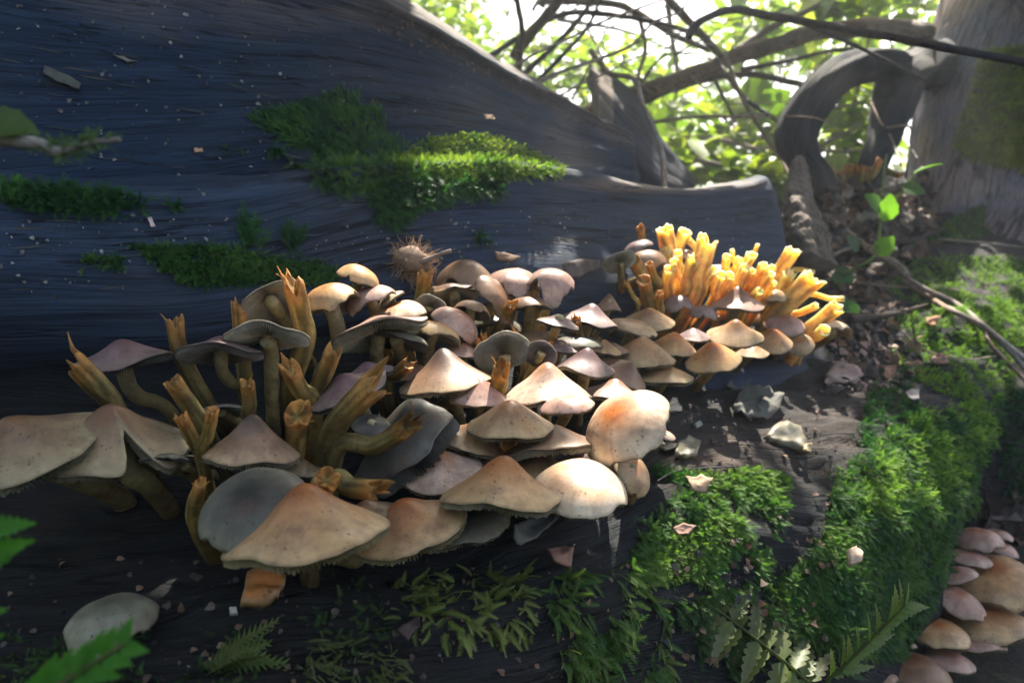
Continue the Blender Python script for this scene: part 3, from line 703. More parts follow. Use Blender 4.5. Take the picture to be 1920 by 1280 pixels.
mushroom(512,572,118,-38,-28,.42,'dome','cream','pale mushroom seen from below, behind the split orange stub', gcol=(.52,.47,.38), wavy=.06)
mushroom(622,574,108,-6,-20,.75,'dome','orange','orange trumpet-shaped mushroom on a bent stem below the log moss', sw=30, stem=[(632,612),(630,652),(600,705)], gcol=(.40,.34,.24))
mushroom(672,524,80,8,22,.62,'dome','orange','orange-buff mushroom poking up at the end of the log moss')
mushroom(694,562,94,8,-20,.5,'dome','pink','pink mushroom leaning against the orange-buff one', wavy=.08)
mushroom(733,562,56,2,-34,.4,'flat','cream','small pale upturned mushroom beside the pink one')
mushroom(712,622,176,-12,-16,.36,'umbo','pink','wide pink mushroom with long ragged gills on a thick yellow stem', sw=28, stem=[(706,665),(706,715)], wavy=.08, fringe=.055, gcol=(.42,.39,.30))
mushroom(812,634,102,-10,10,.58,'dome','orange','small orange mushroom with pale gills below its rim', sw=20, stem=[(802,662),(798,690)], fringe=.055, gcol=(.42,.39,.30))
mushroom(852,612,96,16,30,.62,'dome','pink','smooth pinkish dome mushroom beside the small gilled orange one')
mushroom(806,580,60,-42,20,.4,'up','cream','little pale mushroom with gills turned up behind the pink dome', gcol=(.40,.36,.28))
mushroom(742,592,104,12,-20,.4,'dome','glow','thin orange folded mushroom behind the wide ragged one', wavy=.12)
# --- upper middle
mushroom(872,528,108,-8,-8,.72,'dome','brown','crumpled brown mushroom at the top of the clump below the log', wavy=.2, irr=.16, saddle=-.25, gcol=(.24,.18,.13))
mushroom(852,556,92,-24,-4,.4,'dome','brown','folded brown mushroom just under the crumpled one', wavy=.2, irr=.16, gcol=(.33,.28,.21))
mushroom(930,556,96,24,48,.42,'dome','brown','dark brown mushroom hanging sideways with streaked cap', wavy=.15, irr=.14)
mushroom(882,590,72,-22,8,.66,'dome','brown','small dark mushroom with gills showing, under the sideways brown one', gcol=(.20,.15,.14))
mushroom(962,532,98,14,4,.52,'dome','pink','pinkish mushroom at the top of the clump beside the knobbly one', wavy=.16, irr=.14)
mushroom(1032,540,90,8,8,.78,'dome','pink','knobbly pink-orange mushroom with a bump on top', wavy=.2, irr=.18)
mushroom(992,578,84,-4,0,.5,'dome','brown','brown mushroom tucked under the knobbly one', gcol=DG)
mushroom(1046,606,76,8,12,.45,'umbo','purple','dull purple mushroom tucked behind the purple-pink one', gcol=DG)
mushroom(1106,600,104,9,12,.58,'umbo','purple','purple-pink mushroom with lit edge right of the upright stub', wavy=.1, gcol=DG)
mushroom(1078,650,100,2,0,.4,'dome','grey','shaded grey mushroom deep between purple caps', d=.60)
mushroom(1140,580,46,2,4,1.35,'cone','brown','narrow pointed brown mushroom beside the limb', gcol=(.46,.40,.30))
mushroom(944,672,104,-46,-14,.44,'up','cream','torn fan-shaped pale mushroom showing its gills', gcol=(.38,.34,.28), notch=[(150,30,.45)])
mushroom(1012,668,62,-48,18,.4,'up','pink','small torn grey-pink fan mushroom beside the pale fan', gcol=(.32,.27,.25))
# --- centre
mushroom(838,722,172,4,-7,.78,'umbo','dark','broad purple-brown mushroom with a dark crown in mid clump', wavy=.06, fringe=.055, gcol=(.44,.38,.29))
mushroom(898,746,104,16,2,.82,'cone','pink','cone-shaped pink mushroom under the broad dark-crowned one')
mushroom(1027,740,160,9,0,.74,'umbo','pale','bright cream sunlit mushroom with a dented crown', wavy=.04, gcol=(.52,.46,.36), sw=22)
mushroom(1064,764,102,14,-6,.42,'dome','pink','pinkish mushroom peeking out under the bright dented one')
mushroom(957,800,158,15,0,.68,'cone','tan','evenly conical tan mushroom with a dark flecked rim')
mushroom(1152,740,110,6,6,.54,'umbo','pink','pink mushroom with wavy edge behind the big glossy one', wavy=.09)
mushroom(1098,690,104,10,7,.72,'umbo','purple','purple mushroom with a pale worn crown ridge', wavy=.05)
mushroom(1168,700,96,18,36,.6,'cone','brown','plain brown mushroom slanting behind the purple ridge-topped one')
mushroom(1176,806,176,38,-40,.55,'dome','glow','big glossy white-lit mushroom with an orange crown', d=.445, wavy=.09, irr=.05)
mushroom(1238,816,56,10,14,.4,'dome','pale','small pale mushroom edge right of the big glossy one')
mushroom(1216,828,60,6,4,.3,'dome','pale','thin pale mushroom under the big glossy one')
mushroom(1040,838,178,2,-5,.46,'umbo','brown','purple-brown mushroom with broad ragged pale gill edge', wavy=.05, fringe=.055, gcol=(.56,.50,.40), sw=30, stem=[(1018,880),(1016,920)])
mushroom(878,826,130,16,20,.5,'umbo','tan','tan mushroom tilted right beside the dark wavy one', gcol=(.44,.40,.30))
mushroom(823,882,160,30,-5,.5,'umbo','pale','smooth pale mushroom with an even rim, below the dark wavy one')
mushroom(942,930,222,11,2,.66,'umbo','buff','wide buff mushroom with fine pale gill fringe', fringe=.055, gcol=(.50,.47,.34))
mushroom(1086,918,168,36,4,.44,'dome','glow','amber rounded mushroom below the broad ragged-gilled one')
mushroom(1182,882,96,34,56,.34,'dome','tan','olive-tan mushroom turned edge-on beside the amber one', d=.46, wavy=.05)
mushroom(744,836,206,24,-44,.26,'flat','slate','large dark slate mushroom with a wavy upturned gilled edge', wavy=.17, irr=.09, gcol=(.26,.265,.26), thick=1.7, fringe=.09)
mushroom(697,802,76,30,10,.5,'dome','slate','small slate mushroom with pale streaks between orange stubs', d=.44)
mushroom(652,732,148,15,-24,.44,'umbo','purple','brown-purple mushroom tilted left behind the torn orange stub', gcol=DG)
mushroom(473,853,170,10,1,.86,'umbo','dark','tidy cone-shaped mushroom with dark crown and flecked rim', sw=26, stem=[(474,880),(476,915)], gcol=(.42,.38,.28))
mushroom(476,955,196,46,-22,.34,'dome','grey','dark grey-green rounded mushroom under the tidy cone')
mushroom(580,1002,290,15,-8,.64,'umbo','buff','largest mushroom, pale tan with dark specks, at the bottom of the clump', wavy=.03, fringe=.055, gcol=(.52,.46,.28))
mushroom(766,986,224,20,-17,.46,'umbo','buff','buff mushroom with deep cream gill fringe next to the largest one', fringe=.055, gcol=(.54,.49,.31))
mushroom(860,986,180,22,-17,.26,'dome','grey','flat grey-green mushroom lowest beside the cream-fringed one')
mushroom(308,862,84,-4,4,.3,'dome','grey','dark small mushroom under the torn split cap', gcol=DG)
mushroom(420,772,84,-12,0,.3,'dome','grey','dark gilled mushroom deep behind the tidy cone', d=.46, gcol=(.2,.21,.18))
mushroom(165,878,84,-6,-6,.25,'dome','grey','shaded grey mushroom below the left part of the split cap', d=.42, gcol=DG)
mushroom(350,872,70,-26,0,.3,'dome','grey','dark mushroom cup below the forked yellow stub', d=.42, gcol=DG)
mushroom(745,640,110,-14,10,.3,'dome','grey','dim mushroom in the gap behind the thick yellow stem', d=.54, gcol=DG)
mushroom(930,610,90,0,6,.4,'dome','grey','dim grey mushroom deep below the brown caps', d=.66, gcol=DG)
mushroom(1000,640,90,4,-10,.4,'dome','brown','dim brown mushroom deep behind the fans', d=.62, gcol=DG)
# --- right part
mushroom(1217,604,90,20,2,.66,'cone','tan','greyish-tan mushroom at the foot of the pale stubs', gcol=DG)
mushroom(1186,616,92,11,14,.32,'dome','tan','flattish mushroom edge lying under the greyish-tan one')
mushroom(1203,674,122,12,2,.76,'cone','tan','neat olive-tan cone mushroom on a pale stem near the blue ledge', sw=18, stem=[(1196,695),(1195,715)])
mushroom(1262,654,84,20,9,.82,'cone','orange','steep tan mushroom beside the neat olive-tan cone')
mushroom(1246,706,108,12,3,.44,'cone','buff','low buff mushroom lowest beside the blue ledge')
mushroom(1338,678,102,22,-5,.82,'cone','orange','orange-buff cone mushroom resting over the blue ledge')
mushroom(1378,630,100,20,4,.62,'umbo','tan','tan mushroom with a dark tip below the pink lit one')
mushroom(1447,642,72,30,8,.84,'cone','orange','orange-centred cone mushroom in the right end row')
mushroom(1497,646,54,46,0,.42,'dome','tan','round buff mushroom cap at the right end of the row')
mushroom(1470,612,74,24,8,.52,'dome','pink','pinkish mushroom behind the orange-centred cone')
mushroom(1382,574,96,8,2,.74,'umbo','pink','pink-lit mushroom set among the golden stubs')
mushroom(1318,590,52,10,4,.66,'dome','purple','small dusky mushroom at the foot of the golden stubs')
mushroom(1271,578,56,8,-2,.84,'dome','purple','taller dusky mushroom at the foot of the golden stubs')
mushroom(1448,560,52,12,4,.66,'dome','tan','small tan mushroom between leaning golden stubs')
mushroom(1346,512,48,10,0,.6,'dome','pale','small pale mushroom half hidden between golden stubs')
mushroom(1286,480,44,8,0,.5,'dome','pink','small pink mushroom between the tallest golden stubs')
mushroom(1162,494,62,-28,-24,.34,'up','cream','pale gilled mushroom hanging off the left of the golden stubs', gcol=(.46,.43,.34))
mushroom(1214,496,80,-4,4,.66,'dome','brown','brown domed mushroom left of the golden stubs', gcol=(.25,.2,.17))
mushroom(1197,466,56,8,-18,.5,'dome','purple','small dusky mushroom on top of the brown dome')
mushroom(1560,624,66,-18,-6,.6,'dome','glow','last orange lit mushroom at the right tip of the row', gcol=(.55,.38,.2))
mushroom(1425,600,56,10,0,.5,'dome','orange','orange mushroom glowing among the leaning stubs', d=.87)
mushroom(1360,600,50,4,0,.4,'dome','orange','red-orange small mushroom behind the tan dark-tipped one', d=.84)

# --- caps half hidden in the gaps of the clump
def gap(u, v, w, p, r, h, k, t, l): mushroom(u, v, w, p, r, h, k, t, l, d=capd(u, v)+.022, gcol=PG)
gap(768,700,92,12,-8,.5,'umbo','brown','brown mushroom half hidden left of the broad dark-crowned one')
gap(866,662,74,10,6,.6,'cone','pink','small pink mushroom half hidden above the broad dark-crowned one')
gap(1050,655,70,8,4,.55,'cone','purple','small purple mushroom half hidden right of the pale fan')
gap(1130,655,66,12,10,.6,'cone','tan','small tan mushroom half hidden by the thin dark-tipped stub')
gap(1300,632,60,12,0,.6,'cone','purple','dusky mushroom half hidden behind the steep tan one')
gap(1410,662,62,14,4,.55,'cone','tan','tan mushroom half hidden below the dark-tipped one over the ledge')
gap(690,700,100,10,-14,.42,'umbo','purple','purple mushroom half hidden behind the thick yellow stem')
gap(922,872,112,14,4,.5,'umbo','pink','pinkish mushroom half hidden above the wide buff one')
gap(1010,880,120,12,-4,.45,'umbo','tan','tan mushroom half hidden under the ragged-gilled one')
gap(1110,866,96,16,6,.5,'dome','pink','pink mushroom half hidden above the amber one')
gap(690,962,120,16,-10,.42,'umbo','drab','drab mushroom half hidden above the cream-fringed one')
gap(560,880,90,14,4,.5,'umbo','drab','drab mushroom half hidden behind the star-ended stub')
gap(790,768,96,14,-6,.5,'umbo','brown','brown mushroom half hidden above the slate one')
gap(1150,660,60,10,0,.6,'cone','brown','brown mushroom half hidden beside the neat olive-tan cone')
# --- second cluster beyond the end of the lower log
def loose_cap(u, v, w, p, roll, h, kind, tone, label, lift=.35, **kw):
    hh = hit(u, v+w*.12, ('low',)); d = (hh[0]-CAM)@F_-px(w, .4)*.18; c = P(u, v, d)
    NM[0] += 1; cap, gil, ax = cap_mesh(c, px(w, d)/2, p, roll, h, kind, tone, NM[0]*1.37, **kw)
    m = empty('loose_mushroom_cap', hh[0], label, 'mushroom cap', None)
    co = mesh_obj('cap', cap[0], cap[1], M['cap'], m, attrs={'Col': cap[2]}); mesh_obj('gills', gil[0], gil[1], M['gill'], co, attrs={'Col': gil[2]}, smooth_=False)
TONE['sage'] = ((.13,.14,.105),(.185,.195,.145),(.24,.24,.175))
loose_cap(212,1166,166,24,-10,.52,'dome','sage','loose grey-green mushroom cap lying alone on the dark lower log', wavy=.07, irr=.09)
G2 = 'mushrooms on the end of the mossy log'
def m2(u, v, w, p, r, h, k, t, l, d): mushroom(u-6, v, w*1.16, p+4, r, h*.72, 'dome' if k == 'umbo' else k, {'tan': 'pink', 'orange': 'pink'}.get(t, t), l, d=d, group=G2, base_on=('low',))
m2(1838,1012,72,14,-2,.62,'dome','tan','topmost tan mushroom on the mossy log end',.80)
m2(1878,1004,40,10,8,.6,'dome','tan','small mushroom behind the topmost one on the mossy log end',.84)
m2(1884,1030,48,14,20,.6,'dome','pink','small pink mushroom at the back of the end cluster',.83)
m2(1820,1048,68,12,6,.5,'dome','tan','small shadowed mushroom under the topmost one',.785)
m2(1796,1080,66,16,-12,.52,'umbo','tan','left-leaning mushroom against the moss of the log end',.76)
m2(1868,1088,130,30,0,.52,'umbo','buff','largest rounded mushroom of the log end cluster',.78)
m2(1914,1120,80,12,0,.5,'dome','tan','mushroom half behind the largest end-cluster one',.82)
m2(1804,1130,78,22,24,.56,'umbo','orange','pinkish tilted mushroom tight to the moss of the log end',.745)
m2(1853,1168,136,16,2,.5,'umbo','buff','broad flat mushroom below the largest end-cluster one',.76)
m2(1762,1188,94,20,4,.54,'umbo','buff','brown-centred mushroom low on the log end',.725)
m2(1828,1208,92,10,-6,.42,'umbo','tan','pale-edged mushroom under the broad flat one',.74)
m2(1698,1208,42,10,0,.5,'dome','tan','tiny mushroom by the fern on the log end',.71)
m2(1714,1260,112,20,2,.6,'umbo','brown','shaded brown mushroom at the foot of the log end',.69)
m2(1782,1240,78,14,6,.5,'umbo','tan','mid-sized mushroom at the foot of the log end',.715)
m2(1645,1268,70,12,-6,.5,'dome','brown','dim brown mushroom beside the fern',.675)

# ------------------------------------------------------------------ torn-off stem stubs
GS = 'torn stem stubs among the mushrooms'
NS = [0]
def stub(pts, w, label, d=None, flare=1.0, rag=.9, prongs=3, scol='cut', group=GS, wtop=None, only=None, hollow=.62, bulb=1.0, shreds=(1, 2, 2, 3)):
    """pts: photo pixels from the foot to the torn top"""
    NS[0] += 1; seed = NS[0]*2.19
    dt = d or capd(*pts[-1]); k = len(pts)
    W = [P(a, b, dt+.022*(1-i/(k-1))) for i, (a, b) in enumerate(pts)]
    q = W[0]+(W[0]-W[1])*.35+F_*.015
    nb, nn, ds, _ = nearest(q, only)
    if nn@(CAM-nb) < 0: nn = -nn
    base = nb-nn*.005
    path = [base]+W; n = 22; sides = 20; C = catmull(path, n); r0 = px(w, dt)/2; T, A, B = frames(C)
    Lc = np.linalg.norm(np.diff(C, axis=0), axis=1); Lc = np.concatenate([[0], np.cumsum(Lc)]); Lt = Lc[-1]
    V, tt = [], []
    def rad(s, a):
        f = s/Lt; r = r0*(bulb*(1-f)+1.0*f if f < .5 else (1+bulb)/2+(1-(1+bulb)/2)*(f-.5)*2)
        back = (Lt-s)/r0
        r *= 1+(flare-1)*math.exp(-back*.6)
        return r*(1+.13*mnoise.noise(Vector((math.cos(a)*1.5+seed, math.sin(a)*1.5, s/r0*.5)))+.09*mnoise.noise(Vector((math.cos(a)*4+seed, math.sin(a)*4, s/r0*.15))))
    ph = random.uniform(0, 6.28)
    def ragged(a):
        x = .5+.5*math.cos((a-ph)*1.0+.9*math.sin(2*a+seed)); y = .5+.5*math.cos(prongs*a+seed)
        z = mnoise.noise(Vector((math.cos(a)*1.7+seed, math.sin(a)*1.7, 5)))+.6*mnoise.noise(Vector((math.cos(a)*4.5, math.sin(a)*4.5, seed)))
        return r0*rag*(.95*x*x+.55*y**1.5+1.35*z-.45)
    angs = [2*math.pi*j/sides for j in range(sides)]
    for i in range(n):
        for a in angs:
            f = smooth(max(0, (i/(n-1)-.72)/.28)); r = rad(Lc[i], a); e = ragged(a)*f
            V.append(C[i]+r*(math.cos(a)*A[i]+math.sin(a)*B[i])+T[-1]*e+(flare-1)*0*T[i]); tt.append(i/(n-1))
    O = n*sides
    for dz, rr in ((-.05, .84), (-.35, hollow), (-.55, .3)):
        for j, a in enumerate(angs):
            r = rad(Lt, a)*rr; e = ragged(a)*(1 if dz > -.5 else .25)
            V.append(C[-1]+r*(math.cos(a)*A[-1]+math.sin(a)*B[-1])+T[-1]*(e+dz*r0)); tt.append(.97 if dz > -.5 else .8)
    V.append(C[-1]-T[-1]*r0*.6); tt.append(.7); V.append(C[0]); tt.append(0)
    F = []
    for i in range(n+2):
        for j in range(sides):
            q2 = (j+1) % sides; F.append((i*sides+j, i*sides+q2, (i+1)*sides+q2, (i+1)*sides+j))
    last = (n+2)*sides
    for j in range(sides):
        q2 = (j+1) % sides; F.append((last+j, last+q2, len(V)-2)); F.append((j, len(V)-1, q2))
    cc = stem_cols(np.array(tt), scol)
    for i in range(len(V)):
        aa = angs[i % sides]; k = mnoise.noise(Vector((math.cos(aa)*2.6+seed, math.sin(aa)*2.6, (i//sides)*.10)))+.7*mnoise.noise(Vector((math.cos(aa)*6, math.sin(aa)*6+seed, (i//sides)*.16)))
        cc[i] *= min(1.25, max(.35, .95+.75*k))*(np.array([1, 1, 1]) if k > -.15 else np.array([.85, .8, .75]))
    cc = cc.tolist()
    for q3 in range(random.choice(shreds)):                 # curled shreds left on the torn rim
        aa = random.uniform(0, 6.28); rv = math.cos(aa)*A[-1]+math.sin(aa)*B[-1]; sv = -math.sin(aa)*A[-1]+math.cos(aa)*B[-1]; wv = r0*random.uniform(.18, .34); lv = r0*random.uniform(.7, 1.9)*min(1.3, rag); cu = random.uniform(-.2, .8); o0 = len(V)
        for m3 in range(5):
            f3 = m3/4; pc = C[-1]+rv*rad(Lt, aa)*.93+T[-1]*(ragged(aa)-.5*r0)+T[-1]*(lv+.5*r0)*f3*(1-.25*cu*f3)+rv*cu*lv*f3*f3; ww = wv*(1-.8*f3)
            V += [pc-sv*ww, pc+sv*ww, pc-rv*ww*.5]; cc += [np.array(cc[n*sides-1])*(.9+.3*f3)]*3
        for m3 in range(4):
            b3 = o0+m3*3; F += [(b3, b3+1, b3+4, b3+3), (b3+1, b3+2, b3+5, b3+4), (b3+2, b3, b3+3, b3+5)]
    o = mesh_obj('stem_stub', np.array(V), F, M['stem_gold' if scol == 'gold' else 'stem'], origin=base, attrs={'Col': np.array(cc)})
    return tag(o, label, 'mushroom stem', group)
stub([(215,765),(185,725),(145,685)], 44, 'torn yellow stem stub behind the left-end mushroom', rag=1.5, prongs=2, scol='olive', d=.425)
stub([(392,760),(362,710),(338,660),(328,603)], 32, 'tall curved stem stub with a frayed tip, beside the purple mushrooms', scol='olive', rag=.8, prongs=2)
stub([(385,805),(355,760),(325,715)], 34, 'straight olive stem stub with a dark spot, cleanly broken', rag=.4, d=.42, scol='olive')
stub([(378,858),(362,825),(340,782)], 26, 'left prong of the forked bright yellow stub', rag=.9, prongs=2, d=.375)
stub([(380,858),(390,815),(399,768)], 24, 'right prong of the forked bright yellow stub', rag=.5, d=.372)
stub([(470,795),(468,755),(464,718)], 27, 'short brown-tipped stub above the tidy cone mushroom', rag=.5, scol='olive', d=.415)
stub([(462,740),(455,670),(447,575)], 28, 'tall stub with a notched tip behind the flat pale mushroom', rag=.9, prongs=2, d=.51, scol='olive')
stub([(545,730),(572,640),(562,580),(550,530)], 40, 'split orange stub standing tallest at the log moss edge', rag=.8, prongs=3, d=.485)
stub([(590,765),(562,730),(542,688)], 36, 'chipped orange stub forming the left arm of a V', rag=.9, prongs=2, d=.435)
stub([(560,790),(595,730),(625,660)], 32, 'long brown stub forming the right arm of a V', rag=.7, d=.445, scol='olive')
stub([(612,838),(640,782),(700,722)], 46, 'thick olive stub ending in torn orange flaps', rag=1.5, prongs=3, d=.40, scol='olive', flare=1.15)
stub([(553,845),(556,805),(558,775)], 38, 'short flared orange stub with a star-shaped top', rag=.9, prongs=3, d=.395, flare=1.35)
stub([(630,845),(700,835),(745,812),(765,798)], 36, 'long lying olive stub with two torn prongs over the slate mushroom', rag=1.7, prongs=2, d=.395, scol='olive')
stub([(620,905),(660,915),(705,917)], 40, 'stub pointing sideways with curled yellow shreds', rag=1.3, prongs=2, d=.37, scol='olive')
stub([(600,925),(606,915),(614,897)], 42, 'hollow star-ended orange stub facing outward above the largest mushroom', rag=.8, prongs=5, d=.355, flare=1.15)
stub([(372,985),(366,945),(376,905)], 22, 'small yellow stub with a bulbous foot below the split cap', rag=.8, prongs=2, d=.36, bulb=2.6)
stub([(775,600),(790,555),(798,512)], 26, 'upright orange stub with a notched crown under the fibrous husk', rag=.6, prongs=4, flare=1.2)
stub([(985,640),(998,590),(1000,546)], 25, 'upright orange stub below the knobbly mushroom', rag=.6, prongs=3)
stub([(906,690),(902,660),(895,638)], 11, 'slim orange splinter of stem left of the pale fan', rag=1.4, prongs=2)
stub([(914,690),(909,655),(907,628)], 13, 'slim orange stem splinter next to its twin by the pale fan', rag=1.2, prongs=2)
stub([(930,740),(936,712),(940,692)], 32, 'broad torn brown stub below the pale fan', rag=.9, prongs=4, d=.49)
stub([(985,700),(975,660),(962,628)], 22, 'bright torn orange stub holding the pale fan', rag=1.4, prongs=3)
stub([(1022,690),(1030,665),(1031,645)], 13, 'tiny orange-tipped stub between the fans', rag=.7)
stub([(1086,650),(1082,622),(1080,602)], 22, 'brown stub under the purple-pink mushroom', rag=.8)
stub([(1128,668),(1126,650),(1124,636)], 11, 'thin dark-tipped stub by the plain brown mushroom', rag=1.2, prongs=1)
stub([(725,720),(745,700),(765,685)], 26, 'dim stub in shade beside the thick yellow stem', scol='olive', d=.50)
stub([(945,600),(950,585),(960,570)], 20, 'pale torn stem piece under the sideways brown mushroom', d=.60)
# golden bunch at the right end
GB = 'sunlit golden stem stubs at the right end'
bunch = [([(1206,460),(1203,445),(1200,428)],15,1.2,'lone small stub on top of the dusky left mushroom'),
 ([(1217,580),(1212,550),(1206,524)],24,.5,'squat pale-yellow stub at the left of the golden bunch'),
 ([(1196,580),(1184,552),(1174,528)],9,.6,'thin pale stub leaning left of the squat one'),
 ([(1204,525),(1196,505),(1187,488)],23,.3,'smooth yellow stub behind the squat pale one'),
 ([(1234,540),(1226,518),(1217,494)],15,.4,'slender stub beneath the brown dome'),
 ([(1250,555),(1252,528),(1256,504)],20,.5,None),([(1236,590),(1236,568),(1237,549)],15,.8,None),
 ([(1260,505),(1252,460),(1246,430)],30,.7,'flared golden stub standing highest at the left of the bunch'),
 ([(1262,490),(1272,462),(1285,434)],22,.4,'golden stub leaning right beside the flared highest one'),
 ([(1258,505),(1252,488),(1247,470)],22,.5,None),([(1276,510),(1272,492),(1271,474)],15,.5,None),
 ([(1280,550),(1290,515),(1300,486)],24,.9,None),
 ([(1298,560),(1312,505),(1327,452)],34,.9,'longest and thickest golden stub with a torn tip'),
 ([(1310,490),(1304,465),(1290,450)],12,.8,None),([(1355,520),(1360,500),(1363,480)],16,.7,None),
 ([(1350,560),(1358,538),(1369,516)],18,.6,None),([(1374,505),(1374,485),(1373,470)],9,2.0,None),
 ([(1378,520),(1382,502),(1386,487)],16,.8,None),([(1385,540),(1396,508),(1409,478)],18,.9,None),
 ([(1407,490),(1414,474),(1420,460)],7,1.0,None),([(1399,540),(1404,525),(1410,508)],16,.7,None),
 ([(1404,548),(1420,520),(1434,497)],20,.6,None),([(1440,530),(1443,516),(1447,503)],15,.8,None),
 ([(1445,535),(1466,502),(1487,470)],25,.8,'long straight golden stub with a splintered end by the limb end'),
 ([(1460,555),(1470,532),(1480,512)],24,.9,None),
 ([(1473,520),(1485,507),(1505,506),(1526,511)],9,.5,'thin golden strip bending level to the right'),
 ([(1452,592),(1490,552),(1524,522)],37,.9,'stout golden stub leaning right with a ragged mouth'),
 ([(1500,562),(1525,552),(1555,560),(1583,560)],10,.5,'wavy golden strip reaching furthest right'),
 ([(1474,600),(1505,585),(1531,573)],14,.7,None),
 ([(1508,626),(1542,598),(1570,575)],27,.8,'stout golden stub lowest at the right tip of the bunch'),
 ([(1508,640),(1530,630),(1546,618)],20,.6,'short curled yellow stub at the right tip by the last mushroom'),
 ([(1427,568),(1440,548),(1451,530)],15,.7,None),([(1334,570),(1342,540),(1352,514)],20,.6,None),
 ([(1310,560),(1322,530),(1338,505)],18,.6,None),([(1395,580),(1410,560),(1424,545)],16,.6,None),([(1470,585),(1482,566),(1500,548)],16,.6,None),
 ([(1370,550),(1384,526),(1398,500)],17,.7,None),([(1416,560),(1430,535),(1446,512)],18,.7,None),([(1290,530),(1300,505),(1306,478)],16,.7,None),([(1268,540),(1268,515),(1264,490)],17,.6,None)]
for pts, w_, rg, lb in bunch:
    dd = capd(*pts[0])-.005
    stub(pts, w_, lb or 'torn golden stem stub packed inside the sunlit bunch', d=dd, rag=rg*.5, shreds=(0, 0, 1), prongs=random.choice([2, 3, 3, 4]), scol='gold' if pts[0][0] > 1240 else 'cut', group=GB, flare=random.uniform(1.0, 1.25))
GF = 'distant stubs under the root arch'
for a, b in [((1590,350),(1570,320)),((1596,352),(1580,345)),((1600,350),(1593,312)),((1604,350),(1605,310)),((1612,350),(1618,312)),((1616,350),(1630,315)),((1624,352),(1650,300)),((1660,318),(1690,330)),((1608,345),(1611,318)),((1598,346),(1586,316))]:
    h_ = hit(*a); stub([a, ((a[0]+b[0])/2, (a[1]+b[1])/2+2), b], random.uniform(9, 13), 'pale orange stem stub in the small far bunch under the root arch', d=(h_[0]-CAM)@F_-.01 if h_ else 1.35, rag=.5, group=GF, scol='cut')
# ------------------------------------------------------------------ moss
def inpoly(x, y, poly):
    c = False; j = len(poly)-1
    for i in range(len(poly)):
        xi, yi = poly[i]; xj, yj = poly[j]
        if (yi > y) != (yj > y) and x < (xj-xi)*(y-yi)/(yj-yi)+xi: c = not c
        j = i
    return c
def frond_template(pairs=7, width=.30):
    V, F, t = [], [], []
    def bend(x, y, z=0): return (x, y, z+.10*math.sin(x*3.0)-.02*abs(y))
    for k in range(pairs):
        x = .06+.86*k/pairs; wy = width*(1-.75*(k/pairs)**1.3)*(1.0 if k else .7)
        for s in (-1, 1):
            q = len(V); xx = x+(.03 if s > 0 else 0)
            V += [bend(xx, 0), bend(xx+.10, 0), bend(xx+.17, s*wy, .05)]; t += [x, x, x+.2]; F.append((q, q+1, q+2) if s > 0 else (q, q+2, q+1))
    q = len(V); V += [bend(0, -.018), bend(0, .018), bend(1.02, 0)]; t += [0, 0, 1]; F.append((q, q+1, q+2))
    return np.array(V), np.array(F), np.array(t)
def scatter_fronds(name, pts, nrms, dirs, Ls, cols, tmpl, parent, jitter=.4, label=None, kind='stuff'):
    TV, TF, tt = tmpl; m = len(pts); pts = np.array(pts); nr = np.array(nrms); di = np.array(dirs)
    di = di+rng.normal(0, jitter, (m, 3)); di /= np.linalg.norm(di, axis=1, keepdims=True)
    nr = nr+rng.normal(0, .35, (m, 3)); si = np.cross(nr, di); si /= np.maximum(np.linalg.norm(si, axis=1, keepdims=True), 1e-6); nn = np.cross(di, si)
    L = np.array(Ls)[:, None, None]
    V = pts[:, None, :]+L*(TV[None, :, 0:1]*di[:, None, :]+TV[None, :, 1:2]*si[:, None, :]+TV[None, :, 2:3]*nn[:, None, :])
    V = V.reshape(-1, 3); F = (TF[None]+(np.arange(m)*len(TV))[:, None, None]).reshape(-1, 3)
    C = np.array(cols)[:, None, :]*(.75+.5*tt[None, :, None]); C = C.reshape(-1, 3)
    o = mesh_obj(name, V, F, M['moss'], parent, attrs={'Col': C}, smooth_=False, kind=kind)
    return o
DKG = (.020, .072, .030); MDG = (.042, .125, .036); YLG = (.11, .21, .045); OLG = (.080, .135, .038); LIME = (.17, .28, .055)
GRAV = np.array([0, 0, -1.])
def moss(poly, count, L, parent, cols, down=.6, out=.5, flow=None, width=.30, pairs=7, patchy=.0, only=None, label=None, pscale=30, jitter=.4, lift=0.0, radial=None):
    us = [q[0] for q in poly]; vs = [q[1] for q in poly]; pts, nr, di, Ls, cs = [], [], [], [], []; tries = 0
    while len(pts) < count and tries < count*6:
        tries += 1; u = random.uniform(min(us), max(us)); v = random.uniform(min(vs), max(vs))
        if not inpoly(u, v, poly): continue
        h = hit(u, v, only)
        if not h: continue
        p, n, _, nm = h
        k = mnoise.fractal(Vector(p)*pscale, 1, 2, 3)
        if patchy and k < patchy-.35+random.uniform(-.12, .12): continue
        tang = GRAV-n*(GRAV@n)
        if flow is not None or radial:
            fl = flow or nrm(np.array([u-radial[0], v-radial[1]])); fw = R_*fl[0]-U_*fl[1]; tang = tang*down+fw-n*(fw@n)
        rnd = rng.normal(0, 1, 3); rnd -= n*(rnd@n)
        dd = (tang*down if flow is None and not radial else tang)+n*out+rnd*.4
        pts.append(p-n*.001+n*lift*random.random()); nr.append(n); di.append(nrm(dd)); Ls.append(random.uniform(*L))
        a = min(1, max(0, .5+k*.9+random.uniform(-.35, .35))); cs.append(np.array(cols[0])*(1-a)+np.array(cols[1])*a)
    if not pts: return
    o = scatter_fronds('moss', pts, nr, di, Ls, cs, frond_template(pairs, width), parent, jitter)
    if label: o['label'] = label
    return o
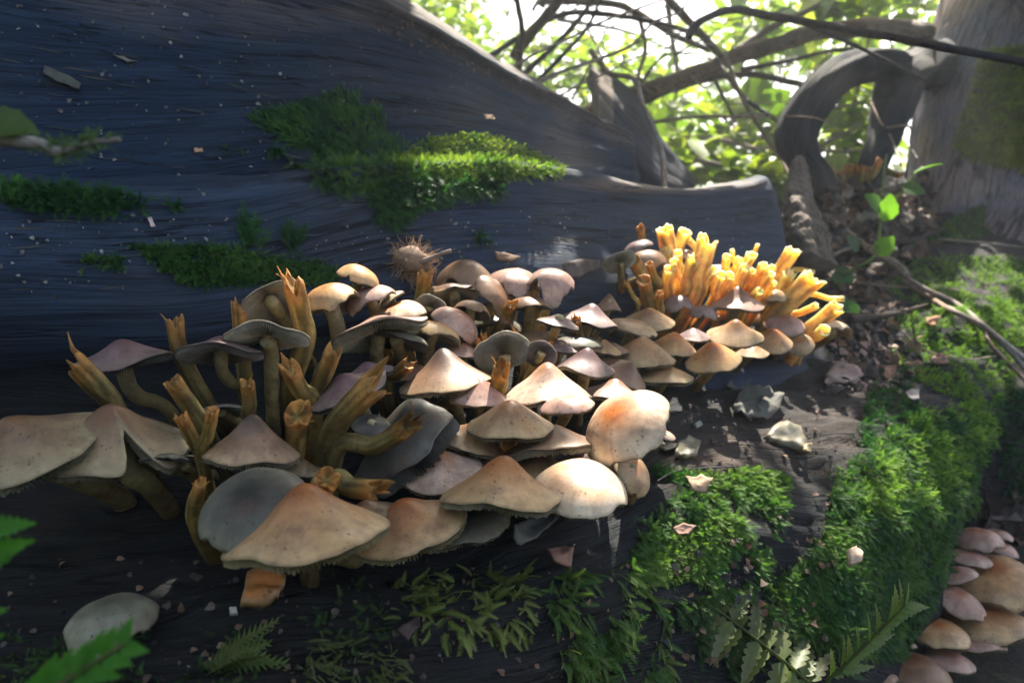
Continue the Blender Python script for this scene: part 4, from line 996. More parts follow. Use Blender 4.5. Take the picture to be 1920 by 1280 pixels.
# cushions give the thick moss its body
def pad(poly, n, r, parent, only=None):
    pts, nr = [], []
    us = [q[0] for q in poly]; vs = [q[1] for q in poly]
    while len(pts) < n:
        u = random.uniform(min(us), max(us)); v = random.uniform(min(vs), max(vs))
        if inpoly(u, v, poly):
            h = hit(u, v, only)
            if h: pts.append(h[0]); nr.append(h[1])
    return pts, nr
# on the upper log
moss([(470,225),(560,205),(640,180),(665,175),(690,205),(715,200),(720,250),(760,275),(740,310),(640,310),(560,280)], 2000, (.006,.015), log_root, (DKG, (.06,.145,.035)), radial=(745,325), down=.0, out=.06, width=.17, pairs=10, jitter=.2, label='dark feathery moss sprawling over the trunk face')
moss([(540,305),(740,290),(760,330),(700,355),(620,350)], 420, (.008,.018), log_root, (DKG, YLG), down=.8, out=.4, label='feathery moss fringe')
moss([(735,300),(790,262),(870,248),(930,255),(990,280),(1062,312),(1055,326),(960,335),(860,345),(740,350)], 3600, (.005,.011), log_root, ((.12,.23,.04), (.36,.45,.08)), down=.5, out=.75, width=.26, label='sunlit yellow-green moss cushion on the limb ridge')
moss([(720,330),(930,330),(945,352),(850,362),(740,395),(700,370)], 800, (.010,.022), log_root, (DKG, MDG), down=1.0, out=.3, label='hanging moss fringe below the sunlit cushion')
moss([(700,370),(760,390),(900,430),(925,470),(880,485),(760,440),(690,400)], 420, (.006,.015), log_root, (DKG, MDG), down=.7, out=.4, patchy=.35, label='thin dark moss under the fringe')
moss([(0,350),(60,345),(160,355),(300,372),(345,388),(240,400),(60,390),(0,380)], 620, (.006,.014), log_root, (DKG, MDG), down=.3, out=.7, patchy=.28, label='low dark moss streak on the trunk')
moss([(240,455),(300,462),(400,462),(520,480),(600,492),(640,510),(630,535),(560,532),(440,535),(360,530),(300,500)], 2600, (.004,.010), log_root, (MDG, (.09,.19,.045)), down=.4, out=.75, label='bright moss on the trunk ledge above the mushrooms')
moss([(150,478),(230,480),(230,500),(160,500)], 90, (.005,.011), log_root, (MDG, YLG), label='small moss tuft', out=.7)
moss([(425,275),(520,275),(520,300),(430,295)], 90, (.005,.012), log_root, (DKG, MDG), out=.7, patchy=.3, label='small moss tufts')
moss([(450,430),(480,415),(485,465),(455,465)], 30, (.012,.022), log_root, (DKG, MDG), flow=(0,-1), down=0, label='upright moss sprig')
moss([(530,440),(555,430),(565,470),(535,470)], 26, (.012,.02), log_root, (DKG, MDG), flow=(.1,-1), down=0, label='upright moss sprig')
# on the lower log: trailing moss at the bottom, thick mats at the right
moss([(730,1090),(860,1080),(1000,1060),(1000,1120),(980,1180),(860,1200),(740,1160)], 230, (.007,.016), low_root, ((.12,.16,.045), (.22,.27,.08)), down=1.0, out=.2, width=.20, pairs=11, only=('low',), label='trailing feather moss', jitter=.3)
moss([(560,1100),(740,1090),(740,1200),(600,1230)], 90, (.004,.009), low_root, (DKG, OLG), down=.6, out=.4, only=('low',), patchy=.2, label='sparse moss')
moss([(560,1200),(640,1205),(760,1230),(760,1280),(560,1280)], 110, (.006,.012), low_root, (OLG, (.17,.19,.09)), down=.5, flow=(.6,-.2), width=.14, pairs=8, only=('low',), label='pale branching moss')
moss([(1000,1080),(1180,1060),(1260,1160),(1240,1280),(1080,1270),(1000,1180)], 300, (.008,.018), low_root, (MDG, (.13,.18,.05)), down=1.0, out=.25, width=.18, patchy=.25, pairs=11, only=('low',), label='hanging moss')
moss([(1080,1170),(1200,1160),(1260,1280),(1060,1280)], 240, (.008,.016), low_root, (MDG, YLG), down=.8, out=.3, width=.2, patchy=.2, only=('low',), label='hanging moss')
moss([(250,1190),(480,1190),(480,1280),(0,1280),(0,1200)], 260, (.003,.008), low_root, (DKG, OLG), down=.4, out=.5, patchy=.25, only=('low',), label='sparse dark moss')
moss([(330,1230),(480,1210),(480,1250),(340,1280)], 12, (.022,.03), low_root, (OLG, (.14,.17,.06)), flow=(1,-.3), down=0, out=.2, width=.2, pairs=9, only=('low',), label='pale feathery moss shoot', jitter=.15)
moss([(1185,930),(1290,890),(1400,880),(1475,890),(1470,960),(1440,1010),(1430,1090),(1380,1120),(1290,1080),(1180,1090)], 4600, (.005,.012), low_root, (MDG, (.15,.25,.055)), down=.9, out=.35, patchy=.05, only=('low',), label='thick moss mat on the front of the ledge')
moss([(1170,890),(1240,880),(1300,900),(1200,960),(1170,960)], 300, (.006,.012), low_root, (DKG, MDG), only=('low',), patchy=.15, label='moss')
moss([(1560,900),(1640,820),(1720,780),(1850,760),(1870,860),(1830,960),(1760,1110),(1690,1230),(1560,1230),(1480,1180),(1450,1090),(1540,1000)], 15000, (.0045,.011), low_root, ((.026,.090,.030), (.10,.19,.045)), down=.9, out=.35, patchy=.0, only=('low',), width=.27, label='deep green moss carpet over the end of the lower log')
moss([(1640,820),(1720,770),(1860,740),(1870,840),(1800,900),(1700,960),(1600,980)], 2600, (.006,.012), low_root, (YLG, (.21,.33,.065)), down=.7, out=.6, patchy=.15, only=('low',), width=.25, label='yellow-green moss plumes')
moss([(1640,700),(1700,690),(1730,790),(1650,860),(1600,830)], 700, (.007,.014), low_root, (DKG, MDG), down=.6, out=.5, patchy=.18, only=('low',), label='moss in the ledge hollow')
moss([(1260,1120),(1460,1100),(1500,1230),(1300,1280)], 700, (.006,.013), low_root, (DKG, OLG), down=.8, patchy=.22, only=('low',), label='dark moss below the mat')
moss([(1660,600),(1760,560),(1900,560),(1900,740),(1860,760),(1760,740),(1680,690)], 3600, (.004,.010), low_root, (YLG, (.21,.33,.065)), down=.4, out=.7, patchy=.06, label='bright moss over the top of the log end')
bank_root = empty('mossy_bank', tuple(P(1780, 560, 1.2)*np.array([1, 1, 0])+np.array([0, 0, .2])), 'bright green moss carpet covering the bank by the tree foot', 'moss')
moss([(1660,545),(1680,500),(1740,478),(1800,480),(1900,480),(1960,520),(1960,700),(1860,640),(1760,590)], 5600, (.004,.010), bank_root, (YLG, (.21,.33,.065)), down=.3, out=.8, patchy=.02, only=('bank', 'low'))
moss([(1720,455),(1760,430),(1800,400),(1850,380),(1850,440),(1780,460)], 900, (.007,.014), bank_root, (MDG, YLG), down=.5, out=.6)
moss([(1860,740),(1960,700),(1960,960),(1880,960)], 800, (.006,.013), bank_root, (DKG, MDG), down=.5, out=.6, patchy=.1)
moss([(1845,95),(1890,85),(1960,90),(1960,310),(1880,300),(1820,295),(1785,275),(1815,190)], 5500, (.008,.018), tree, ((.22,.27,.065), (.38,.42,.10)), down=.9, out=.55, width=.22, only=('tree',), label='thick hanging moss on the trunk flank')
moss([(1790,260),(1900,240),(1960,250),(1960,320),(1850,300)], 900, (.012,.024), tree, ((.26,.29,.07), (.42,.43,.11)), down=1.0, out=.5, width=.22, only=('tree',), label='moss fringe')
moss([(1690,450),(1730,430),(1760,425),(1750,460),(1700,475)], 300, (.006,.012), bank_root, (MDG, YLG), down=.3, out=.7)

# ------------------------------------------------------------------ leaves
def leaf_template(nseg=6, fold=.18, width=.36, curl=.12, serr=0.0):
    V, F = [], []
    for i in range(nseg+1):
        x = i/nseg; wv = width*math.sin(math.pi*min(1, x**.8*.98+.01))**.85*(1+(serr if i % 2 else -serr)); z = -curl*(x-.3)**2*1.5
        V += [(x, -wv, z+fold*wv), (x, 0, z), (x, wv, z+fold*wv)]
    for i in range(nseg):
        a = i*3; F += [(a, a+3, a+4, a+1), (a+1, a+4, a+5, a+2)]
    return np.array(V), np.array(F)
def scatter_leaves(name, pts, Ls, cols, parent, up=(0, 0, 1), spread=.8, mat='leaf', kind='stuff', tmpl=None, dirs=None, centre=False):
    TV, TF = tmpl or leaf_template(4)
    if centre: TV = TV-np.array([.5, 0, 0])
    m = len(pts); pts = np.array(pts)
    nr = np.array(up)[None]+rng.normal(0, spread, (m, 3)); di = rng.normal(0, 1, (m, 3)) if dirs is None else np.array(dirs)
    di -= nr*np.einsum('ij,ij->i', di, nr)[:, None]/np.maximum(np.einsum('ij,ij->i', nr, nr), 1e-6)[:, None]
    di /= np.linalg.norm(di, axis=1, keepdims=True); si = np.cross(nr, di); si /= np.linalg.norm(si, axis=1, keepdims=True); nn = np.cross(di, si)
    L = np.array(Ls)[:, None, None]
    V = (pts[:, None, :]+L*(TV[None, :, 0:1]*di[:, None]+TV[None, :, 1:2]*si[:, None]+TV[None, :, 2:3]*nn[:, None])).reshape(-1, 3)
    F = (TF[None]+(np.arange(m)*len(TV))[:, None, None]).reshape(-1, 4); C = np.repeat(np.array(cols), len(TV), 0)
    return mesh_obj(name, V, F, M[mat], parent, attrs={'Col': C}, smooth_=True, kind=kind)
LG1, LG2, LG3 = np.array((.07, .14, .018)), np.array((.16, .25, .030)), np.array((.27, .32, .05))
def lcol(n): 
    a = rng.random((n, 1)); b = rng.random((n, 1)); return np.where(b < .7, LG1*(1-a)+LG2*a, LG2*(1-a)+LG3*a)
# shrubs behind the log: stems, joined small leaves and the larger leaves one by one
big_tv, big_tf = leaf_template(8, .16, .40, .15, .06)
def leaf_obj(base, dirv, up, L, col, parent, cache={}):
    key = tuple(np.round(col, 2))
    di = nrm(dirv); si = nrm(np.cross(up, di)); nn = np.cross(di, si)
    V = base+L*(big_tv[:, 0:1]*di+big_tv[:, 1:2]*si+big_tv[:, 2:3]*nn)
    return mesh_obj('leaf', V, big_tf, M['leaf'], parent, origin=base, attrs={'Col': np.repeat(np.array(col)[None], len(V), 0)})
def shrub(u, v, d, ru, rv, dd, n, nbig, label, Ls=(.03, .06)):
    base = P(u, v, d); root = empty('leafy_shrub', (base[0], base[1], -.03), label, 'shrub', 'leafy shrubs behind the log')
    pts = []
    for k in range(n):
        while True:
            q = rng.uniform(-1, 1, 3)
            if q@q < 1: break
        pts.append(P(u+ru*q[0], v+rv*q[1], d+dd*q[2]))
    scatter_leaves('foliage', pts, rng.uniform(*Ls, n), lcol(n), root, up=tuple(SUN*.6+np.array([0, -.2, .6])), spread=.55)
    foot = np.array([base[0], base[1], -.03])
    for s in range(5):
        e = P(u+ru*random.uniform(-.8, .8), v+rv*random.uniform(-.9, .3), d+dd*random.uniform(-.5, .5)); m_ = (foot+e)/2+rng.normal(0, .06, 3)
        V, F, tt, uv = tube([foot+rng.normal(0, .02, 3)*np.array([1, 1, 0]), m_, e], [.008, .006, .002], 6, 14, wob=.2, seed=s+u)
        mesh_obj('stem', V, F, M['branch_brown'], root, attrs={'decay': np.zeros(len(V))}, uv=uv)
    for k in range(nbig):
        q = rng.uniform(-1, 1, 3); b = P(u+ru*.8*q[0], v+rv*.8*q[1], d-dd*.5+.2*dd*q[2])
        dv = rng.normal(0, 1, 3)*np.array([1, .4, .5])+np.array([0, 0, -.3]); leaf_obj(b, dv, nrm(rng.normal(0, .35, 3)+np.array([0, -.5, .8])), random.uniform(.06, .10), lcol(1)[0], root)
    return root
shrub(1330, 250, 2.4, 170, 90, .35, 520, 26, 'broad-leaved bright bush directly behind the rounded limb end')
shrub(1270, 300, 2.1, 80, 50, .2, 120, 10, 'low bramble leaves beside the split slab', (.04, .07))
shrub(1480, 60, 2.6, 190, 80, .4, 420, 22, 'yellow-green leafy bush behind the thickest limb')
shrub(1600, 240, 2.3, 80, 110, .3, 300, 8, 'bush seen through the root arch')
shrub(840, 40, 3.0, 90, 110, .5, 700, 0, 'dense green shrub above the trunk edge', (.025, .05))
shrub(1020, 110, 3.0, 120, 70, .5, 420, 0, 'fine-leaved shrub behind the twig tangle', (.025, .05))
shrub(1180, 150, 2.8, 130, 80, .5, 420, 6, 'sunlit shrub in the middle of the bright gap', (.03, .06))
shrub(1640, 0, 2.2, 130, 60, .3, 160, 14, 'overhanging leafy spray beside the old tree')
shrub(1420, 330, 1.9, 70, 35, .15, 110, 8, 'ground leaves behind the limb end')
# woodland far behind, a single green mass
wp = []; 
for k in range(8000):
    x = rng.uniform(-5, 6); y = rng.uniform(4.5, 9); z = rng.uniform(-.1, 1)**1*2.2
    lim = .55+.9*abs(mnoise.noise(Vector((x*.5, y*.5, 2))))*1.2+(.9 if not .0 < x/y < .20 else 0)
    if z < lim+.2: wp.append((x, y, z))
o = scatter_leaves('far_woodland', wp, rng.uniform(.06, .13, len(wp)), lcol(len(wp)), None, up=tuple(SUN*.6+np.array([0, -.2, .6])), spread=.6)
tag(o, 'far-off bright green woodland undergrowth', 'undergrowth', None, 'stuff')

# young climbing plant on the bank
vb = on_bank([(1575,545)], .0)[0]
vine = empty('climbing_seedling', vb, 'young green climbing plant with heart-shaped leaves beside the sunlit stubs', 'plant')
vp = [vb, P(1568,520,1.12), P(1600,505,1.10), P(1640,480,1.10), P(1648,440,1.12), P(1652,390,1.15), P(1658,320,1.2), P(1662,290,1.22)]
V, F, tt, uv = tube(vp, [.0028, .0026, .002, .0014], 7, 60); mesh_obj('stem', V, F, M['leaf'], vine, attrs={'Col': np.tile((.16, .24, .07), (len(V), 1))})
for (b, t, L, c) in [((1642,478),(1672,448),.042,(.13,.30,.03)),((1652,395),(1632,372),.045,(.10,.24,.03)),((1658,415),(1672,365),.048,(.14,.33,.04)),((1712,325),(1768,302),.035,(.10,.22,.05)),((1600,512),(1560,520),.04,(.07,.15,.05)),((1690,350),(1735,360),.04,(.12,.2,.09)),((1585,560),(1600,600),.045,(.05,.16,.03)),((1610,470),(1590,440),.03,(.08,.14,.07))]:
    p0 = P(*b, 1.11); p1 = P(*t, 1.10); L_ = np.linalg.norm(p1-p0); leaf_obj(p0, p1-p0, nrm(np.array([.15, -.8, .55]) if b[0] < 1700 else np.array([-.3, .1, 1.])), max(L_, L*.8), c, vine)
V, F, tt, uv = tube([P(1655,370,1.16), P(1680,372,1.14), P(1700,345,1.13), P(1730,312,1.13)], [.0018, .0012], 6, 16); mesh_obj('stem', V, F, M['leaf'], vine, attrs={'Col': np.tile((.16, .24, .07), (len(V), 1))})

# ------------------------------------------------------------------ ferns
def pinna_mesh(base, dirv, up, L, W, col, tipcol, lobes=6, curl=.1):
    di = nrm(dirv); si = nrm(np.cross(up, di)); nn = np.cross(di, si); V, F, C = [], [], []
    n = lobes*4
    for i in range(n+1):
        x = i/n; ph = (i % 4)/4; w_ = W*(1-x**1.6)*(.55+.45*math.sin(math.pi*ph))*(.6+.4*min(1, x*6)); z = -curl*x*x
        fold = .15*w_/W
        for s in (-1, 0, 1):
            V.append(base+L*(x*di+nn*(z+fold*abs(s)*.5))+si*w_*s+di*abs(s)*W*.35); C.append(np.array(col)*(1-(.15+.85*x)*(.5 if s == 0 else 1))+np.array(tipcol)*(.15+.85*x)*(.5 if s == 0 else 1))
    for i in range(n):
        a = i*3; F += [(a, a+3, a+4, a+1), (a+1, a+4, a+5, a+2)]
    return np.array(V), np.array(F), np.array(C)
def fern(path, L, W, up, pairs, label, col, tip, name='fern_frond', sag=.25, rw=.0016, side=(1, -1), fwd=.45, r0=.1):
    root = empty(name, path[0], label, 'fern', 'fern fronds')
    V, F, tt, uv = tube(path, [rw, rw*.8, rw*.35], 6, 40); mesh_obj('rachis', V, F, M['leaf'], root, attrs={'Col': np.tile((.13, .16, .06), (len(V), 1))})
    C = catmull(path, 60); T, _, _ = frames(C)
    for k in range(pairs):
        f = r0+(1-r0-.03)*k/(pairs-1); i = int(f*59); b = C[i]; t = T[i]; s_ = nrm(np.cross(up, t))
        l = L*math.sin(math.pi*(.18+.80*(1-f)**.8*.75))*random.uniform(.85, 1.1)
        for sg in side:
            dv = s_*sg+t*fwd+GRAV*sag+rng.normal(0, .12, 3)
            V, F, Cc = pinna_mesh(b, dv, nrm(np.array(up)+rng.normal(0, .2, 3)), l, W*(.5+.5*l/L), col, tip)
            mesh_obj('leaflet', V, F, M['leaf'], root, origin=b, attrs={'Col': Cc})
    return root
fern([P(1560,1500,.57), P(1530,1310,.545), P(1500,1265,.54), P(1440,1215,.535), P(1375,1165,.53), P(1340,1140,.53)], .036, .0075, nrm(np.array([-.35, -.55, .75])), 10, 'pale bleached fern frond arching left over the mossy log foot', (.15,.21,.08), (.33,.33,.22), r0=.30, sag=.5, fwd=.35)
fern([P(1560,1500,.57), P(1548,1300,.545), P(1580,1250,.54), P(1630,1200,.535), P(1675,1155,.53), P(1700,1132,.53)], .024, .0048, nrm(np.array([.55, -.7, .45])), 10, 'bright green fern frond with light tips rising right beside the end cluster', (.10,.23,.03), (.36,.38,.24), r0=.30, sag=-.1, fwd=1.1)
fern([P(1550,1480,.62), P(1545,1290,.60), P(1560,1240,.59), P(1580,1180,.585)], .028, .005, nrm(np.array([0, -.8, .5])), 8, 'small dim fern frond between the two larger ones', (.05,.11,.05), (.09,.16,.08), r0=.3)
fern([P(-260,2000,.26), P(-130,1420,.235), P(-85,1180,.225), P(-60,1060,.22), P(-20,985,.22)], .020, .0052, nrm(np.array([.1, -1, .35])), 7, 'out of focus green fern frond at the left edge of the clump', (.045,.20,.02), (.075,.26,.03), sag=-.3, fwd=.5)
fern([P(-120,1900,.24), P(-60,1420,.225), P(40,1330,.22), P(140,1265,.22), P(235,1205,.22)], .012, .0040, nrm(np.array([.1, -1, .5])), 12, 'blurred fern tip rising from below near the fallen grey cap', (.045,.19,.02), (.07,.25,.03), sag=0, fwd=1.3)
# blurred mossy twig reaching in at the left
tw = [P(-700,1900,.30), P(-420,700,.28), P(-160,270,.27), P(-40,262,.265), P(60,268,.26), P(110,285,.26), P(150,272,.26), P(226,262,.26)]
mt = empty('mossy_twig', tw[0], 'blurred moss-grown twig reaching in front of the dark trunk at the left', 'twig')
V, F, tt, uv = tube(tw, [.004, .0032, .0024, .0016, .0008], 8, 90, wob=.3, seed=3); mesh_obj('stalk', V, F, M['branch_pale'], mt, attrs={'decay': np.zeros(len(V))}, uv=uv)
Cq = catmull(tw, 200)[105:190]; ii = rng.integers(0, len(Cq), 150)
scatter_fronds('moss', Cq[ii], rng.normal(0, 1, (150, 3)), rng.normal(0, 1, (150, 3))+np.array([.6, 0, 0]), rng.uniform(.003, .0075, 150), np.tile((.10, .16, .07), (150, 1)), frond_template(6, .3), mt)
leaf_obj(P(-60,232,.26), P(60,236,.26)-P(-60,232,.26), np.array([0, -.6, .8]), .022, (.08, .15, .04), mt)
# ------------------------------------------------------------------ fallen pieces and litter
def chip(poly, label, cat, col, thick=.0025, lift=.003, curl=0.0, name='leaf_scrap', only=None, mat='dry', edge=None, group=None, col2=None, rough=.0012, tilt=0.0):
    """a thin scrap that follows the surface it lies on; poly in photo pixels"""
    n = len(poly); cu = sum(q[0] for q in poly)/n; cv = sum(q[1] for q in poly)/n
    out = []
    P2 = []
    for i in range(n):
        a = poly[i]; b = poly[(i+1) % n]
        for k in range(4): P2.append((a[0]+(b[0]-a[0])*k/4+random.uniform(-1.2, 1.2), a[1]+(b[1]-a[1])*k/4+random.uniform(-1.2, 1.2)))
    hc = hit(cu, cv, only) or hit(cu, cv) or (P(cu, cv, 1.1), np.array([0, -.5, .8]), 1.1, ''); nc_ = hc[1]
    th_ = random.uniform(0, 3.14); rad_ = max(max(abs(q[0]-cu), abs(q[1]-cv)) for q in poly)
    rings = [1.0, .75, .5, .25]; V = []; C = []; m = len(P2); dep0 = (hc[0]-CAM)@F_
    for layer in (0, 1):
        for f in rings:
            for (a, b) in P2:
                uu, vv = cu+(a-cu)*f, cv+(b-cv)*f; h = hit(uu, vv, only)
                dd = (h[0]-CAM)@F_ if h else dep0
                dd = min(max(dd, dep0-.02), dep0+.02)
                p = P(uu, vv, dd)
                hgt = lift+curl*(((uu-cu)*math.cos(th_)+(vv-cv)*math.sin(th_))/rad_)**2+.35*curl*f*mnoise.noise(Vector(p)*45)+rough*mnoise.noise(Vector(p)*120)*2+(thick if layer else 0)+tilt*((cv-vv)/60)
                V.append(p+nc_*hgt); k = .75+.5*mnoise.noise(Vector(p)*90)
                cc = np.array(col)*(.9+.25*k); 
                if col2 is not None: t = smooth(.5+1.2*mnoise.noise(Vector(p)*55)); cc = cc*(1-t)+np.array(col2)*t
                if edge is not None and f > .9: cc = np.array(edge)
                C.append(cc)
        V.append(hc[0]+nc_*(lift+(thick if layer else 0))); C.append(np.array(col))
    S = m*len(rings)+1; F = []
    for layer in (0, 1):
        o = layer*S
        for r in range(len(rings)-1):
            for i in range(m):
                k = (i+1) % m; f = (o+r*m+i, o+r*m+k, o+(r+1)*m+k, o+(r+1)*m+i); F.append(f if layer else f[::-1])
        for i in range(m):
            k = (i+1) % m; f = (o+(len(rings)-1)*m+i, o+(len(rings)-1)*m+k, o+S-1); F.append(f if layer else f[::-1])
    for i in range(m):
        k = (i+1) % m; F.append((i, k, S+k, S+i))
    ob = mesh_obj(name, np.array(V), F, M[mat], origin=hc[0], attrs={'Col': np.array(C)})
    return tag(ob, label, cat, group)
LITG = 'leaf and bark scraps lying on the logs'
chip([(450,1142),(462,1092),(492,1081),(535,1098),(520,1128),(500,1142)], 'broken orange mushroom cap fragment lying on the lower log', 'cap fragment', (.56,.22,.07), .005, .002, .0, 'cap_fragment', ('low',), 'cap', edge=(.50,.30,.15), tilt=.003)
chip([(432,1145),(445,1143),(446,1152),(433,1153)], 'tiny white crumb beside the orange cap fragment', 'crumb', (.45,.45,.42), .003, .0, name='crumb', only=('low',), group=LITG)
chip([(938,1020),(960,1000),(985,985),(1014,992),(1018,1008),(995,1025),(965,1036),(940,1036)], 'curled grey dry leaf scrap below the clump', 'leaf', (.15,.155,.15), .0015, .006, .012, only=('low',), group=LITG)
chip([(1370,775),(1395,742),(1430,735),(1468,752),(1455,790),(1420,800),(1385,790)], 'crumpled grey dry leaf on the blue ledge', 'leaf', (.10,.10,.088), .0015, .006, .008, only=('low',), group=LITG, rough=.004)
chip([(1345,735),(1362,712),(1395,720),(1385,738)], 'dark curled leaf tip behind the crumpled grey leaf', 'leaf', (.10,.10,.09), .0015, .005, .008, only=('low',), group=LITG)
chip([(1425,826),(1440,802),(1468,795),(1490,806),(1503,855),(1480,850),(1450,838)], 'broken grey-olive mushroom cap piece on the rotten ledge', 'cap fragment', (.17,.16,.115), .006, .003, -.004, 'cap_fragment', ('low',), 'cap', edge=(.22,.20,.14))
chip([(1496,838),(1504,838),(1504,856),(1490,852)], 'pale torn edge chip at the broken cap piece', 'cap fragment', (.45,.33,.17), .004, .008, 0, 'cap_fragment', ('low',), 'cap')
chip([(1262,862),(1268,842),(1285,835),(1308,842),(1303,862),(1280,868)], 'cream shell-shaped cap scrap beside the big glossy mushroom', 'cap fragment', (.25,.235,.16), .004, .003, .002, 'cap_fragment', ('low',), 'cap')
chip([(1226,838),(1240,832),(1268,836),(1262,846),(1235,848)], 'thin cream cap sliver beside the big glossy mushroom', 'cap fragment', (.27,.23,.16), .003, .003, .003, 'cap_fragment', ('low',), 'cap')
chip([(1296,797),(1304,793),(1310,800),(1302,806)], 'small white crumb on the blue ledge', 'crumb', (.25,.26,.23), .004, .001, name='crumb', only=('low',), group=LITG)
chip([(1558,1048),(1572,1040),(1580,1050),(1576,1073),(1562,1075),(1557,1062)], 'cream cap chip caught upright in the moss carpet', 'cap fragment', (.56,.42,.30), .004, .014, .004, 'cap_fragment', ('low',), 'cap')
chip([(1050,495),(1080,488),(1118,490),(1115,505),(1085,520),(1055,525)], 'flat brown bark flake on the limb above the clump', 'bark flake', (.13,.10,.09), .003, .002, .001, 'bark_flake', ('limb',), group=LITG)
chip([(922,478),(945,480),(972,488),(955,495),(930,490)], 'narrow brown bark sliver on the limb', 'bark flake', (.20,.12,.08), .002, .003, .002, 'bark_flake', ('limb',), group=LITG)
chip([(85,128),(120,142),(152,160),(150,172),(110,160),(82,142)], 'raised grey wood splinter on the trunk face', 'wood splinter', (.10,.11,.105), .003, .003, .001, 'wood_splinter', ('trunk',), group=LITG)
chip([(210,108),(235,112),(258,122),(240,120)], 'thin pale wood splinter on the trunk face', 'wood splinter', (.20,.19,.17), .002, .002, .001, 'wood_splinter', ('trunk',), group=LITG)
chip([(276,410),(284,408),(292,425),(285,428)], 'tiny pink-white flake stuck to the trunk', 'flake', (.55,.45,.45), .001, .003, .002, 'flake', ('limb', 'trunk'), group=LITG)
chip([(363,280),(378,280),(380,287),(364,287)], 'tiny orange crumb on the trunk', 'crumb', (.45,.28,.18), .001, .002, 0, 'crumb', ('limb', 'trunk'), group=LITG)
chip([(905,218),(920,217),(925,225),(908,225)], 'small tan flake on the sunny trunk face', 'flake', (.42,.28,.2), .001, .002, 0, 'flake', ('trunk',), group=LITG)
chip([(1738,675),(1752,668),(1770,675),(1770,688),(1750,690),(1738,684)], 'smooth brown leaf lying in the moss at the log end', 'leaf', (.20,.12,.09), .0015, .006, .003, only=None, group=LITG)
chip([(1685,488),(1700,482),(1705,492),(1690,494)], 'small tan seed husk on the bank moss', 'leaf', (.30,.2,.14), .003, .008, .002, group=LITG)
chip([(1542,712),(1560,690),(1600,695),(1612,712),(1580,728),(1552,730)], 'pinkish bark plate lit by sun on the ledge', 'bark flake', (.26,.18,.16), .003, .006, .006, 'bark_flake', group=LITG, col2=(.36,.28,.26))
chip([(1645,700),(1672,690),(1668,715),(1655,722)], 'curled reddish leaf scrap on the ledge', 'leaf', (.26,.13,.09), .0015, .006, .006, group=LITG)
chip([(1725,602),(1745,598),(1740,618),(1722,614)], 'orange-brown leaf scrap on the bright moss', 'leaf', (.30,.15,.08), .0015, .010, .003, group=LITG)
chip([(1025,1055),(1050,1045),(1075,1058),(1070,1080),(1040,1075)], 'pinkish crumbled leaf on the lower log below the clump', 'leaf', (.30,.17,.13), .0015, .006, .004, only=('low',), group=LITG)
chip([(1240,1000),(1260,992),(1278,998),(1270,1012),(1250,1012)], 'small pink leaf bit in the ledge moss', 'leaf', (.36,.22,.17), .0015, .012, .003, only=('low',), group=LITG)
chip([(1270,925),(1300,918),(1320,930),(1310,948),(1280,945)], 'tan crumbled leaf on the moss mat', 'leaf', (.36,.25,.17), .0015, .012, .005, only=('low',), group=LITG)
chip([(735,1180),(770,1155),(775,1175),(750,1200)], 'dark leaf scrap among trailing moss', 'leaf', (.07,.05,.05), .0015, .006, .004, only=('low',), group=LITG)
chip([(1690,745),(1712,738),(1716,760),(1700,765)], 'grey leaf scrap in the ledge hollow', 'leaf', (.16,.15,.16), .0015, .008, .004, group=LITG)
chip([(1870,1220),(1905,1160),(1950,1190),(1950,1260),(1890,1270)], 'large grey dead leaf beyond the log end cluster', 'leaf', (.11,.11,.12), .0015, .01, .01, group=LITG)
chip([(1600,400),(1650,380),(1665,410),(1640,430),(1605,425)], 'pale dead leaf on the bank soil', 'leaf', (.24,.23,.17), .0015, .008, .008, group=LITG)
chip([(1548,455),(1575,448),(1585,475),(1560,485)], 'tan dead leaf under the root foot', 'leaf', (.30,.22,.16), .0015, .008, .006, group=LITG)
# litter too small to count
def crumbs(polys, n, L, cols, parent, only=None, kindname='litter', lift=.002, label=None):
    pts, ups = [], []
    while len(pts) < n:
        poly = random.choice(polys); us = [q[0] for q in poly]; vs = [q[1] for q in poly]
        u = random.uniform(min(us), max(us)); v = random.uniform(min(vs), max(vs))
        if not inpoly(u, v, poly): continue
        h = hit(u, v, only)
        if h: pts.append(h[0]+h[1]*lift*random.random()); ups.append(h[1])
    m = len(pts); TV, TF = leaf_template(3, .3, .4, .5); pts = np.array(pts); nr = np.array(ups)+rng.normal(0, .45, (m, 3)); di = rng.normal(0, 1, (m, 3))
    di -= nr*np.einsum('ij,ij->i', di, nr)[:, None]/np.einsum('ij,ij->i', nr, nr)[:, None]; di /= np.linalg.norm(di, axis=1, keepdims=True)
    si = np.cross(nr, di); si /= np.linalg.norm(si, axis=1, keepdims=True); nn = np.cross(di, si); Ls = rng.uniform(*L, m)[:, None, None]
    V = (pts[:, None]+Ls*(TV[None, :, 0:1]*di[:, None]+TV[None, :, 1:2]*si[:, None]+TV[None, :, 2:3]*nn[:, None])).reshape(-1, 3)
    F = (TF[None]+(np.arange(m)*len(TV))[:, None, None]).reshape(-1, 4)
    c = np.array(cols)[rng.integers(0, len(cols), m)]*rng.uniform(.6, 1.2, (m, 1)); C = np.repeat(c, len(TV), 0)
    o = mesh_obj(kindname, V, F, M['dry'], parent, attrs={'Col': C}, smooth_=False, kind='stuff'); 
    if label: o['label'] = label
    return o
BR = [(.17,.10,.07),(.11,.075,.06),(.06,.045,.04),(.22,.14,.10),(.12,.10,.09),(.04,.04,.045)]
crumbs([[(1540,360),(1740,330),(1760,470),(1700,500),(1560,520)]], 900, (.008,.03), BR, None, None, 'leaf_litter', .004)['label'] = 'dark leaf litter under the root arch'
bpy.data.objects['leaf_litter']['category'] = 'litter'
